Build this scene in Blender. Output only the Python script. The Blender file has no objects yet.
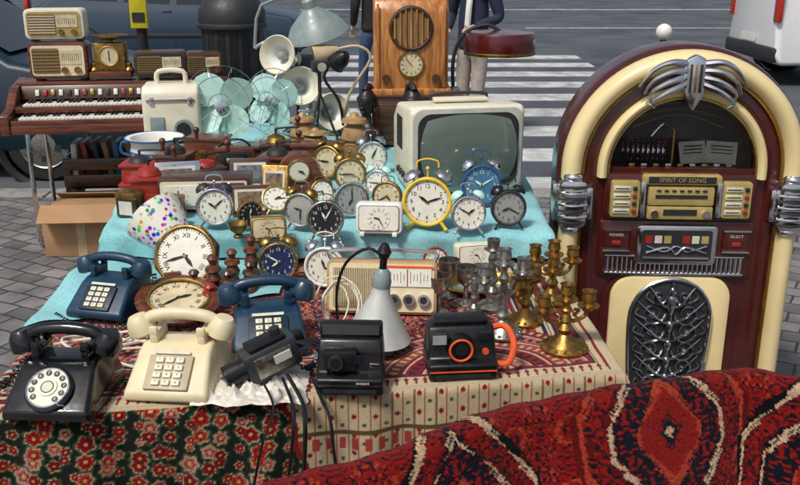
import bpy,bmesh,math,random
import numpy as np
from mathutils import Vector as V, Matrix as M, noise
rnd=random.Random(7)
sc=bpy.context.scene
# ---------------------------------------------------------------- helpers
def T(x,y,z): return M.Translation((x,y,z))
def R(rx=0,ry=0,rz=0):
    return M.Rotation(math.radians(rz),4,'Z')@M.Rotation(math.radians(ry),4,'Y')@M.Rotation(math.radians(rx),4,'X')
FR=R(90)
I=M.Identity(4)
# ---------------------------------------------------------------- materials
MT={}
def nodes(name):
    m=bpy.data.materials.new(name); m.use_nodes=True; nt=m.node_tree
    return m,nt,nt.nodes['Principled BSDF']
def mat(name,c,rough=.5,metal=0,var=.18,vs=25,bump=.0,bs=120,coat=0,dirt=.25,trans=0):
    if name in MT: return MT[name]
    m,nt,p=nodes(name); N=nt.nodes;L=nt.links
    tc=N.new('ShaderNodeTexCoord')
    n=N.new('ShaderNodeTexNoise'); n.inputs['Scale'].default_value=vs; n.inputs['Detail'].default_value=5
    L.new(tc.outputs['Object'],n.inputs['Vector'])
    r=N.new('ShaderNodeValToRGB'); r.color_ramp.elements[0].position=.3; r.color_ramp.elements[1].position=.7
    r.color_ramp.elements[0].color=(*[x*(1-var) for x in c],1); r.color_ramp.elements[1].color=(*[min(1,x*(1+var*.6)) for x in c],1)
    L.new(n.outputs['Fac'],r.inputs['Fac']); L.new(r.outputs['Color'],p.inputs['Base Color'])
    n2=N.new('ShaderNodeTexNoise'); n2.inputs['Scale'].default_value=vs*1.7; n2.inputs['Detail'].default_value=6
    L.new(tc.outputs['Object'],n2.inputs['Vector'])
    mr=N.new('ShaderNodeMapRange'); mr.inputs['From Min'].default_value=.3; mr.inputs['From Max'].default_value=.75
    mr.inputs['To Min'].default_value=rough; mr.inputs['To Max'].default_value=min(1,rough+dirt)
    L.new(n2.outputs['Fac'],mr.inputs['Value']); L.new(mr.outputs['Result'],p.inputs['Roughness'])
    p.inputs['Metallic'].default_value=metal
    if coat: p.inputs['Coat Weight'].default_value=coat; p.inputs['Coat Roughness'].default_value=.08
    if trans: p.inputs['Transmission Weight'].default_value=trans
    if bump:
        n3=N.new('ShaderNodeTexNoise'); n3.inputs['Scale'].default_value=bs; n3.inputs['Detail'].default_value=4
        L.new(tc.outputs['Object'],n3.inputs['Vector'])
        b=N.new('ShaderNodeBump'); b.inputs['Strength'].default_value=bump; b.inputs['Distance'].default_value=.004
        L.new(n3.outputs['Fac'],b.inputs['Height']); L.new(b.outputs['Normal'],p.inputs['Normal'])
    MT[name]=m; return m
def wood(name,c1,c2,scale=6,rough=.35,coat=.3,ax='X'):
    if name in MT: return MT[name]
    m,nt,p=nodes(name); N=nt.nodes;L=nt.links
    tc=N.new('ShaderNodeTexCoord'); mp=N.new('ShaderNodeMapping')
    mp.inputs['Scale'].default_value={'X':(1,9,9),'Z':(9,9,1)}[ax]
    L.new(tc.outputs['Object'],mp.inputs['Vector'])
    n=N.new('ShaderNodeTexNoise'); n.inputs['Scale'].default_value=scale; n.inputs['Detail'].default_value=8; n.inputs['Distortion'].default_value=.6
    L.new(mp.outputs['Vector'],n.inputs['Vector'])
    r=N.new('ShaderNodeValToRGB'); r.color_ramp.elements[0].position=.35; r.color_ramp.elements[1].position=.65
    r.color_ramp.elements[0].color=(*c1,1); r.color_ramp.elements[1].color=(*c2,1)
    L.new(n.outputs['Fac'],r.inputs['Fac']); L.new(r.outputs['Color'],p.inputs['Base Color'])
    p.inputs['Roughness'].default_value=rough; p.inputs['Coat Weight'].default_value=coat; p.inputs['Coat Roughness'].default_value=.15
    b=N.new('ShaderNodeBump'); b.inputs['Strength'].default_value=.15; b.inputs['Distance'].default_value=.002
    L.new(n.outputs['Fac'],b.inputs['Height']); L.new(b.outputs['Normal'],p.inputs['Normal'])
    MT[name]=m; return m
CHROME=mat('chrome',(.72,.72,.74),.1,1,var=.15,dirt=.15)
SILVER=mat('tarnished_silver',(.42,.40,.36),.25,1,var=.4,vs=60,bump=.15)
BRASS=mat('old_brass',(.38,.22,.06),.3,1,var=.45,vs=50,bump=.2)
GOLD=mat('gilt',(.6,.40,.12),.25,1,var=.2)
BLACK=mat('black_plastic',(.006,.006,.007),.25,0,var=.3,dirt=.25)
BAKE=mat('black_bakelite',(.004,.004,.005),.1,0,coat=.35,dirt=.15)
DARK=mat('dark_grey',(.02,.02,.022),.4)
CREAM=mat('cream_plastic',(.70,.60,.38),.35,var=.1,bump=.05)
IVORY=mat('ivory_enamel',(.70,.65,.50),.3,var=.1)
WHITE=mat('white_enamel',(.75,.74,.68),.3,var=.08)
FACE=mat('clock_paper',(.76,.74,.63),.3,var=.1)
FACE2=mat('aged_dial',(.62,.52,.32),.35,var=.25)
FACE3=mat('silver_dial',(.45,.45,.43),.3,.5,var=.1)
FACEB=mat('black_clock_dial',(.012,.012,.015),.25)
INK=mat('ink',(.01,.01,.012),.5,var=0)
INKW=mat('luminous_ink',(.7,.72,.6),.5,var=0)
TEAL=mat('slate_blue_phone_plastic',(.007,.034,.068),.28,var=.15,coat=.15)
TEAL2=mat('dark_blue_phone_plastic',(.008,.038,.075),.3,var=.15)
MINT=mat('mint_paint',(.48,.72,.62),.3,var=.12)
YEL=mat('yellow_enamel',(.80,.52,.03),.3)
BLUE=mat('blue_enamel',(.015,.08,.22),.25)
RED=mat('red_enamel',(.30,.022,.013),.3,var=.25)
MAROON=mat('maroon_lacquer',(.060,.007,.005),.18,var=.3,vs=8,coat=.5)
TUBE=mat('cream_tube_plastic',(.76,.61,.31),.25,var=.12,vs=4,coat=.3)
ORANGE=mat('orange_plastic',(.75,.10,.02),.35)
GREYP=mat('grey_lamp_paint',(.22,.27,.26),.3,var=.15)
W_DK=wood('dark_wood',(.025,.010,.005),(.085,.033,.012))
W_RED=wood('red_wood',(.055,.013,.006),(.17,.045,.018))
W_OR=wood('orange_walnut',(.26,.085,.018),(.58,.24,.065),ax='Z')
W_LT=wood('light_wood',(.33,.2,.09),(.5,.33,.16),coat=0,rough=.6)
SCREEN=mat('crt_glass',(.11,.14,.12),.08,var=.05,coat=.5,dirt=.06)
GLASSD=mat('dark_window',(.012,.016,.02),.06,dirt=.05,var=0)
RUBBER=mat('rubber',(.012,.012,.012),.8)
LABEL=mat('paper_label',(.6,.57,.47),.6)
CARD=mat('cardboard',(.38,.22,.11),.85,var=.15,vs=6)
GRILLE=mat('speaker_cloth',(.22,.15,.06),.8,var=.4,vs=200)
BAG=mat('plastic_bag',(.62,.58,.50),.3,var=.15)
# ---------------------------------------------------------------- glyphs
_g={}
def glyph(s):
    if s in _g: return _g[s]
    c=bpy.data.curves.new('t','FONT'); c.body=s; c.size=1; c.align_x='CENTER'; c.align_y='CENTER'; c.resolution_u=2
    o=bpy.data.objects.new('t',c); sc.collection.objects.link(o); bpy.context.view_layer.update()
    me=bpy.data.meshes.new_from_object(o.evaluated_get(bpy.context.evaluated_depsgraph_get()))
    r=([tuple(v.co) for v in me.vertices],[tuple(p.vertices) for p in me.polygons])
    bpy.data.objects.remove(o); _g[s]=r; return r
# ---------------------------------------------------------------- builder
class B:
    def __init__(s,name): s.n=name; s.v=[];s.f=[];s.fm=[];s.mats=[];s.m=I.copy()
    def add(s,vs,fs,mt,m=None):
        mm=s.m@m if m is not None else s.m
        o=len(s.v); s.v+= [mm@V(v) for v in vs]
        if mt not in s.mats: s.mats.append(mt)
        k=s.mats.index(mt)
        for f in fs: s.f.append([i+o for i in f]); s.fm.append(k)
    def bm(s,b,mt,m=None):
        b.verts.index_update(); s.add([v.co.copy() for v in b.verts],[[v.index for v in f.verts] for f in b.faces],mt,m); b.free()
    def box(s,c,size,mt,bev=0,m=None,rot=None,seg=2):
        b=bmesh.new(); bmesh.ops.create_cube(b,size=1)
        bmesh.ops.scale(b,vec=size,verts=b.verts)
        if bev: bmesh.ops.bevel(b,geom=b.edges[:],offset=min(bev,min(size)*.49),segments=seg,profile=.5,affect='EDGES')
        mm=T(*c)@(R(*rot) if rot else I)
        s.bm(b,mt,(m@mm) if m is not None else mm)
    def lathe(s,prof,mt,c=(0,0,0),m=None,seg=28):
        vs=[];fs=[];rings=[]
        for r,z in prof:
            if r<=1e-6: rings.append([len(vs)]); vs.append((0,0,z))
            else:
                rings.append(list(range(len(vs),len(vs)+seg)))
                vs+= [(r*math.cos(2*math.pi*i/seg),r*math.sin(2*math.pi*i/seg),z) for i in range(seg)]
        for a,b in zip(rings,rings[1:]):
            for i in range(seg):
                j=(i+1)%seg
                if len(a)==1 and len(b)==1: break
                if len(a)==1: fs.append([a[0],b[i],b[j]])
                elif len(b)==1: fs.append([a[i],a[j],b[0]])
                else: fs.append([a[i],a[j],b[j],b[i]])
        mm=T(*c)
        s.add(vs,fs,mt,(m@mm) if m is not None else mm)
    def cyl(s,p0,p1,r,mt,r1=None,seg=20,m=None):
        p0=V(p0);p1=V(p1);d=p1-p0;q=d.to_track_quat('Z','Y').to_matrix().to_4x4()
        mm=M.Translation(p0)@q; r1=r if r1 is None else r1
        s.lathe([(0,0),(r,0),(r1,d.length),(0,d.length)],mt,m=(m@mm) if m is not None else mm,seg=seg)
    def sph(s,c,r,mt,m=None,seg=18,rot=None):
        if not hasattr(r,'__len__'): r=(r,r,r)
        n=seg//2; prof=[(math.sin(math.pi*i/n),-math.cos(math.pi*i/n)) for i in range(n+1)]
        prof[0]=(0,-1);prof[-1]=(0,1)
        mm=T(*c)@(R(*rot) if rot else I)@M.Diagonal((*r,1))
        s.lathe(prof,mt,m=(m@mm) if m is not None else mm,seg=seg)
    def torus(s,c,Rr,r,mt,m=None,rot=None,seg=32,k=8):
        vs=[];fs=[]
        for i in range(seg):
            a=2*math.pi*i/seg
            for j in range(k):
                t=2*math.pi*j/k; q=Rr+r*math.cos(t)
                vs.append((q*math.cos(a),q*math.sin(a),r*math.sin(t)))
        for i in range(seg):
            for j in range(k):
                fs.append([i*k+j,((i+1)%seg)*k+j,((i+1)%seg)*k+(j+1)%k,i*k+(j+1)%k])
        mm=T(*c)@(R(*rot) if rot else I)
        s.add(vs,fs,mt,(m@mm) if m is not None else mm)
    def tube(s,pts,r,mt,seg=8,m=None,sub=4,taper=None):
        P=[V(p) for p in pts]
        if sub>1 and len(P)>2:
            Q=[]
            for i in range(len(P)-1):
                a=P[max(i-1,0)];b=P[i];c=P[i+1];d=P[min(i+2,len(P)-1)]
                for k in range(sub):
                    t=k/sub
                    Q.append(.5*((2*b)+(c-a)*t+(2*a-5*b+4*c-d)*t*t+(3*b-a-3*c+d)*t**3))
            Q.append(P[-1]); P=Q
        n=len(P); vs=[];fs=[]; up=None
        for i,p in enumerate(P):
            d=(P[min(i+1,n-1)]-P[max(i-1,0)]).normalized()
            if up is None: up=d.orthogonal().normalized()
            else:
                up=(up-d*up.dot(d)); up=up.normalized() if up.length>1e-6 else d.orthogonal().normalized()
            w=d.cross(up)
            rr=r if taper is None else r*(1+(taper-1)*i/(n-1))
            vs+=[p+up*rr*math.cos(2*math.pi*k/seg)+w*rr*math.sin(2*math.pi*k/seg) for k in range(seg)]
        for i in range(n-1):
            for k in range(seg): fs.append([i*seg+k,i*seg+(k+1)%seg,(i+1)*seg+(k+1)%seg,(i+1)*seg+k])
        fs.append(list(range(seg))[::-1]); fs.append([(n-1)*seg+k for k in range(seg)])
        s.add(vs,fs,mt,m)
    def extr(s,pts,z0,z1,mt,m=None,bev=0):
        b=bmesh.new(); a=[b.verts.new((x,y,z0)) for x,y in pts]; c=[b.verts.new((x,y,z1)) for x,y in pts]
        n=len(pts); b.faces.new(a[::-1]); b.faces.new(c)
        for i in range(n): b.faces.new([a[i],a[(i+1)%n],c[(i+1)%n],c[i]])
        bmesh.ops.recalc_face_normals(b,faces=b.faces)
        if bev:
            eg=[e for e in b.edges if len(e.link_faces)==2 and e.calc_face_angle(0)>.5]
            bmesh.ops.bevel(b,geom=eg,offset=bev,segments=2,profile=.5,affect='EDGES')
        s.bm(b,mt,m)
    def prism(s,prof,w,mt,m=None,bev=0,taper=None):
        b=bmesh.new(); hw=(lambda z:w/2) if taper is None else taper
        a=[b.verts.new((-hw(z),y,z)) for y,z in prof]; c=[b.verts.new((hw(z),y,z)) for y,z in prof]
        n=len(prof); b.faces.new(a); b.faces.new(c[::-1])
        for i in range(n): b.faces.new([a[i],c[i],c[(i+1)%n],a[(i+1)%n]])
        bmesh.ops.recalc_face_normals(b,faces=b.faces)
        if bev:
            eg=[e for e in b.edges if e.calc_face_angle(0)>.25]
            bmesh.ops.bevel(b,geom=eg,offset=bev,segments=3,profile=.5,affect='EDGES')
        s.bm(b,mt,m)
    def text(s,t,size,mt,m):
        vs,fs=glyph(t); s.add([(x*size,y*size,z) for x,y,z in vs],fs,mt,m)
    def done(s,loc=(0,0,0),rz=0,rx=0,ry=0,sc_=1,parent=None,ang=35):
        me=bpy.data.meshes.new(s.n); me.from_pydata([tuple(v) for v in s.v],[],s.f)
        for m in s.mats: me.materials.append(m)
        me.polygons.foreach_set('material_index',s.fm)
        b=bmesh.new(); b.from_mesh(me); bmesh.ops.recalc_face_normals(b,faces=b.faces)
        for f in b.faces: f.smooth=True
        lim=math.radians(ang)
        for e in b.edges:
            if len(e.link_faces)==2 and e.calc_face_angle(0)>lim: e.smooth=False
        b.to_mesh(me); b.free()
        o=bpy.data.objects.new(s.n,me); sc.collection.objects.link(o)
        o.location=loc; o.rotation_euler=[math.radians(a) for a in (rx,ry,rz)]; o.scale=(sc_,)*3
        if parent: o.parent=parent
        return o
def rrect(w,h,r,cx=0,cy=0,n=5):
    pts=[]
    for qx,qy,a0 in ((1,1,0),(-1,1,90),(-1,-1,180),(1,-1,270)):
        for i in range(n+1):
            a=math.radians(a0+90*i/n); pts.append((cx+qx*(w/2-r)+r*math.cos(a),cy+qy*(h/2-r)+r*math.sin(a)))
    return pts
def disc(b,r,z,mt,m,seg=32,sx=1):
    b.add([(r*sx*math.cos(2*math.pi*i/seg),r*math.sin(2*math.pi*i/seg),z) for i in range(seg)],[list(range(seg))],mt,m)
ROM=['XII','I','II','III','IIII','V','VI','VII','VIII','IX','X','XI']
def clockface(b,m,r,face,ink,num='a',hh=10,mm=10,z=0):
    disc(b,r,z,face,m)
    k=60 if r>.05 else 12
    for i in range(k):
        a=2*math.pi*i/k; big=(i%5==0) or k==12
        b.box((0,r*.93,z+.0008),(r*(.035 if big else .014),r*(.10 if big else .06),.0008),ink,m=m@M.Rotation(-a,4,'Z'))
    if num:
        for i in range(12):
            a=2*math.pi*i/12; t=ROM[i] if num=='r' else str(i if i else 12)
            pos=T(math.sin(a)*r*.72,math.cos(a)*r*.72,z+.001)
            if num=='r': pos=pos@M.Rotation(-a,4,'Z')
            b.text(t,r*(.27 if num=='a' else .24),ink,m@pos)
    for ang,l,w in ((hh/12*360+mm/2,.5,.07),(mm*6,.75,.05)):
        q=m@M.Rotation(-math.radians(ang),4,'Z')
        b.extr([(-r*w/2,-.1*r),(-r*w,r*l*.55),(0,r*l),(r*w,r*l*.55),(r*w/2,-.1*r)],z+.002,z+.003,ink,m=q)
    b.cyl((0,0,z+.001),(0,0,z+.005),r*.06,BRASS,m=m,seg=10)
def alarm(X,Y,Z,r,case,face=FACE,ink=INK,rz=0,bells=True,tilt=-6,t=(10,10),num='a',name='alarm_clock',rim=None,bellmat=None,handle=True):
    b=B(name); rim=rim or CHROME; bellmat=bellmat or case
    b.m=T(0,0,r+.012)@R(tilt)
    m=FR; d=r*.55
    b.lathe([(0,-d),(.75*r,-d),(.93*r,-d*.85),(r,-.6*d),(r,0),(1.0*r,.1*d)],case,m=m)
    b.torus((0,0,.1*d),.96*r,.075*r,rim,m=m)
    clockface(b,m,.9*r,face,ink,num,*t,z=.02*d)
    for sx in (-1,1):
        b.cyl((sx*r*.55,-d*.1,-r*.8),(sx*r*.78,-d*.1,-r*1.13),r*.07,rim,seg=10)
        b.sph((sx*r*.78,-d*.1,-r*1.13),r*.09,rim,seg=10)
        if bells:
            a=math.radians(33)*sx
            mm=T(math.sin(a)*r*1.12,d*.4,math.cos(a)*r*1.12)@R(0,33*sx,0)
            b.cyl((0,0,-r*.15),(0,0,r*.1),r*.04,rim,m=mm,seg=8)
            b.lathe([(.40*r,0),(.42*r,.05*r),(.36*r,.2*r),(.2*r,.31*r),(0,.34*r)],bellmat,m=mm,seg=20)
            b.sph((0,0,r*.37),r*.05,rim,m=mm,seg=8)
    if bells:
        b.cyl((0,d*.4,r),(0,d*.4,r*1.35),r*.03,rim,seg=8); b.sph((0,d*.4,r*1.36),r*.09,rim,seg=10)
    if handle:
        k=1.75 if bells else 1.35
        b.tube([(-r*.45,d*.4,r*(1.4 if bells else .9)),(-r*.4,d*.4,r*(k-.1)),(0,d*.4,r*k),(r*.4,d*.4,r*(k-.1)),(r*.45,d*.4,r*(1.4 if bells else .9))],r*.035,rim,seg=6)
    return b.done((X,Y,Z),rz)
# ---------------------------------------------------------------- woven sheets
def sheet(name,P,C,rough=.9,bump=.5,bs=600,sheen=.1,solid=0):
    nu,nv=P.shape[:2]
    idx=np.arange(nu*nv).reshape(nu,nv)
    q=np.stack([idx[:-1,:-1],idx[1:,:-1],idx[1:,1:],idx[:-1,1:]],-1).reshape(-1,4)
    me=bpy.data.meshes.new(name); me.vertices.add(nu*nv); me.vertices.foreach_set('co',P.reshape(-1).astype('f'))
    me.loops.add(len(q)*4); me.loops.foreach_set('vertex_index',q.reshape(-1).astype('i'))
    me.polygons.add(len(q)); me.polygons.foreach_set('loop_start',np.arange(0,len(q)*4,4,dtype='i')); me.polygons.foreach_set('loop_total',np.full(len(q),4,dtype='i'))
    me.update(calc_edges=True); me.validate()
    ca=me.color_attributes.new('weave','FLOAT_COLOR','POINT')
    A=np.ones((nu*nv,4),'f'); A[:,:3]=C.reshape(-1,3); ca.data.foreach_set('color',A.reshape(-1))
    me.polygons.foreach_set('use_smooth',np.ones(len(q),dtype=bool))
    m,nt,p=nodes(name+'_weave'); N=nt.nodes;L=nt.links
    at=N.new('ShaderNodeAttribute'); at.attribute_name='weave'
    tc=N.new('ShaderNodeTexCoord'); n=N.new('ShaderNodeTexNoise'); n.inputs['Scale'].default_value=bs*.4; n.inputs['Detail'].default_value=3
    L.new(tc.outputs['Object'],n.inputs['Vector'])
    mx=N.new('ShaderNodeMix'); mx.data_type='RGBA'; mx.blend_type='MULTIPLY'; mx.inputs['Factor'].default_value=.55
    r=N.new('ShaderNodeValToRGB'); r.color_ramp.elements[0].position=.3; r.color_ramp.elements[0].color=(.45,.45,.45,1); r.color_ramp.elements[1].position=.65
    L.new(n.outputs['Fac'],r.inputs['Fac']); L.new(at.outputs['Color'],mx.inputs['A']); L.new(r.outputs['Color'],mx.inputs['B'])
    L.new(mx.outputs['Result'],p.inputs['Base Color'])
    p.inputs['Roughness'].default_value=rough; p.inputs['Sheen Weight'].default_value=sheen; p.inputs['Specular IOR Level'].default_value=.1
    n3=N.new('ShaderNodeTexNoise'); n3.inputs['Scale'].default_value=bs; n3.inputs['Detail'].default_value=2
    L.new(tc.outputs['Object'],n3.inputs['Vector'])
    b=N.new('ShaderNodeBump'); b.inputs['Strength'].default_value=bump; b.inputs['Distance'].default_value=.003
    L.new(n3.outputs['Fac'],b.inputs['Height']); L.new(b.outputs['Normal'],p.inputs['Normal'])
    me.materials.append(m); o=bpy.data.objects.new(name,me); sc.collection.objects.link(o)
    if solid:
        s=o.modifiers.new('s','SOLIDIFY'); s.thickness=solid; s.offset=-1
    return o
def tile(seed,n,k):
    rg=np.random.RandomState(seed); a=rg.rand(n,n)
    a=(a+np.roll(a,1,0)+np.roll(a,1,1)+.7*a.T)/3.7
    qs=np.quantile(a,[i/k for i in range(1,k)]); a=np.digitize(a,qs)
    a=np.concatenate([a,a[:,::-1]],1); return np.concatenate([a,a[::-1]],0)
def samp(t,u,v,k): return t[np.floor(u/k).astype(int)%t.shape[0],np.floor(v/k).astype(int)%t.shape[1]]
def drape(name,quad,z,drops,res,colf,wr=.004,fold=.014,seed=0,**kw):
    fl,fr,br,bl=[np.array(q,float) for q in quad]
    W=(np.linalg.norm(fr-fl)+np.linalg.norm(br-bl))/2; D=(np.linalg.norm(bl-fl)+np.linalg.norm(br-fr))/2
    dl,dr,df,db=drops
    us=np.arange(-dl,W+dr,res); vs=np.arange(-df,D+db,res)
    U,Vv=np.meshgrid(us,vs,indexing='ij')
    a=np.clip(U/W,0,1); b=np.clip(Vv/D,0,1)
    ou=U-np.clip(U,0,W); ov=Vv-np.clip(Vv,0,D)
    rad=.02
    P2=(fl*(1-a)[...,None]+fr*a[...,None])*(1-b)[...,None]+(bl*(1-a)[...,None]+br*a[...,None])*b[...,None]
    def ro(o):
        s=np.abs(o); t=np.minimum(s/rad,math.pi/2); off=rad*np.sin(t); dz=np.where(s<rad*math.pi/2,rad*(1-np.cos(t)),rad+(s-rad*math.pi/2)); return np.sign(o)*off,dz
    oxu,dzu=ro(ou); oxv,dzv=ro(ov)
    dz=np.maximum(dzu,dzv)
    ph=seed*1.7
    f=fold*np.minimum(dz/.15,1.3)*(np.sin(U*23+ph+2*np.sin(U*7))+.5*np.sin(U*51+ph))*.7
    g=fold*np.minimum(dz/.15,1.3)*(np.sin(Vv*21+ph)+.5*np.sin(Vv*47))*.7
    X=P2[...,0]+oxu+np.sign(ou)*(g+.1*dz)*(ou!=0); Y=P2[...,1]+oxv+np.sign(ov)*(f+.06*dz)*(ov!=0)
    Z=z-dz+wr*(np.sin(U*13+3*np.sin(Vv*9+ph))*np.sin(Vv*17+2*np.sin(U*11))+.4*np.sin(U*41+Vv*29))
    return sheet(name,np.stack([X,Y,Z],-1),colf(U,Vv,W),**kw)
# ---------------------------------------------------------------- ground
def simple_mat_road():
    m,nt,p=nodes('asphalt'); N=nt.nodes;L=nt.links
    tc=N.new('ShaderNodeTexCoord')
    n=N.new('ShaderNodeTexNoise'); n.inputs['Scale'].default_value=.9; n.inputs['Detail'].default_value=9
    n2=N.new('ShaderNodeTexNoise'); n2.inputs['Scale'].default_value=60; n2.inputs['Detail'].default_value=3
    L.new(tc.outputs['Object'],n.inputs['Vector']);L.new(tc.outputs['Object'],n2.inputs['Vector'])
    a=N.new('ShaderNodeMath');a.operation='MULTIPLY_ADD';a.inputs[1].default_value=.5
    L.new(n2.outputs['Fac'],a.inputs[0]);L.new(n.outputs['Fac'],a.inputs[2])
    r=N.new('ShaderNodeValToRGB'); r.color_ramp.elements[0].position=.52;r.color_ramp.elements[1].position=.95
    r.color_ramp.elements[0].color=(.045,.052,.062,1); r.color_ramp.elements[1].color=(.11,.118,.13,1)
    L.new(a.outputs[0],r.inputs['Fac']);L.new(r.outputs['Color'],p.inputs['Base Color']); p.inputs['Roughness'].default_value=.8; p.inputs['Specular IOR Level'].default_value=.25
    b=N.new('ShaderNodeBump'); b.inputs['Strength'].default_value=.4;b.inputs['Distance'].default_value=.01
    L.new(n2.outputs['Fac'],b.inputs['Height']);L.new(b.outputs['Normal'],p.inputs['Normal']); return m
def paver():
    m,nt,p=nodes('granite_setts'); N=nt.nodes;L=nt.links
    tc=N.new('ShaderNodeTexCoord'); mp=N.new('ShaderNodeMapping'); mp.inputs['Rotation'].default_value=(0,0,math.radians(28))
    wn=N.new('ShaderNodeTexNoise'); wn.inputs['Scale'].default_value=2.5; wn.inputs['Detail'].default_value=2
    L.new(tc.outputs['Object'],wn.inputs['Vector'])
    va=N.new('ShaderNodeVectorMath'); va.operation='MULTIPLY_ADD'; va.inputs[1].default_value=(.05,.05,0)
    L.new(wn.outputs['Color'],va.inputs[0]); L.new(tc.outputs['Object'],va.inputs[2]); L.new(va.outputs['Vector'],mp.inputs['Vector'])
    br=N.new('ShaderNodeTexBrick'); br.inputs['Scale'].default_value=1; br.inputs['Brick Width'].default_value=.15; br.inputs['Row Height'].default_value=.12
    br.inputs['Mortar Size'].default_value=.007; br.inputs['Mortar Smooth'].default_value=.4; br.inputs['Bias'].default_value=0
    br.inputs['Color1'].default_value=(.115,.108,.105,1); br.inputs['Color2'].default_value=(.25,.235,.225,1); br.inputs['Mortar'].default_value=(.05,.047,.045,1)
    L.new(mp.outputs['Vector'],br.inputs['Vector'])
    n=N.new('ShaderNodeTexNoise'); n.inputs['Scale'].default_value=5; n.inputs['Detail'].default_value=9
    L.new(tc.outputs['Object'],n.inputs['Vector'])
    r=N.new('ShaderNodeValToRGB'); r.color_ramp.elements[0].position=.3; r.color_ramp.elements[0].color=(.5,.5,.52,1); r.color_ramp.elements[1].position=.7;r.color_ramp.elements[1].color=(1.15,1.12,1.1,1)
    L.new(n.outputs['Fac'],r.inputs['Fac'])
    mx=N.new('ShaderNodeMix'); mx.data_type='RGBA'; mx.blend_type='MULTIPLY'; mx.inputs['Factor'].default_value=1
    L.new(br.outputs['Color'],mx.inputs['A']);L.new(r.outputs['Color'],mx.inputs['B']);L.new(mx.outputs['Result'],p.inputs['Base Color'])
    p.inputs['Roughness'].default_value=.65
    s=N.new('ShaderNodeMath'); s.operation='MULTIPLY_ADD'; s.inputs[1].default_value=-1.2; L.new(br.outputs['Fac'],s.inputs[0]); L.new(n.outputs['Fac'],s.inputs[2])
    b=N.new('ShaderNodeBump'); b.inputs['Strength'].default_value=.7;b.inputs['Distance'].default_value=.012
    L.new(s.outputs[0],b.inputs['Height']);L.new(b.outputs['Normal'],p.inputs['Normal']); return m
ROAD=simple_mat_road(); PAV=paver()
KERB=mat('kerb_granite',(.26,.25,.23),.7,var=.3,vs=15,bump=.3)
PAINT=mat('road_paint',(.48,.48,.47),.6,var=.45,vs=5,bump=.2)
b=B('road'); b.add([(-300,-100,-.12),(300,-100,-.12),(300,500,-.12),(-300,500,-.12)],[[0,1,2,3]],ROAD); b.done()
b=B('pavement'); b.box((0,-8.9,-.06),(120,30,.12),PAV); b.done()
b=B('kerb')
for i in range(-30,30): b.box((i*1.0,6.22,-.055),(.985,.24,.125),KERB,.012)
b.done()
b=B('zebra_crossing')
for i in range(9):
    y=6.9+i*1.12; b.box((1.0,y,-.118),(4.2,.52,.008),PAINT)
for i in range(6): b.box((-8+i*1.1,21,-.118),(.5,4,.008),PAINT)
b.done()
b=B('road_marking'); b.box((10,29,-.118),(30,.25,.008),PAINT); b.box((10,22,-.118),(14,.12,.008),PAINT); b.done()
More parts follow.
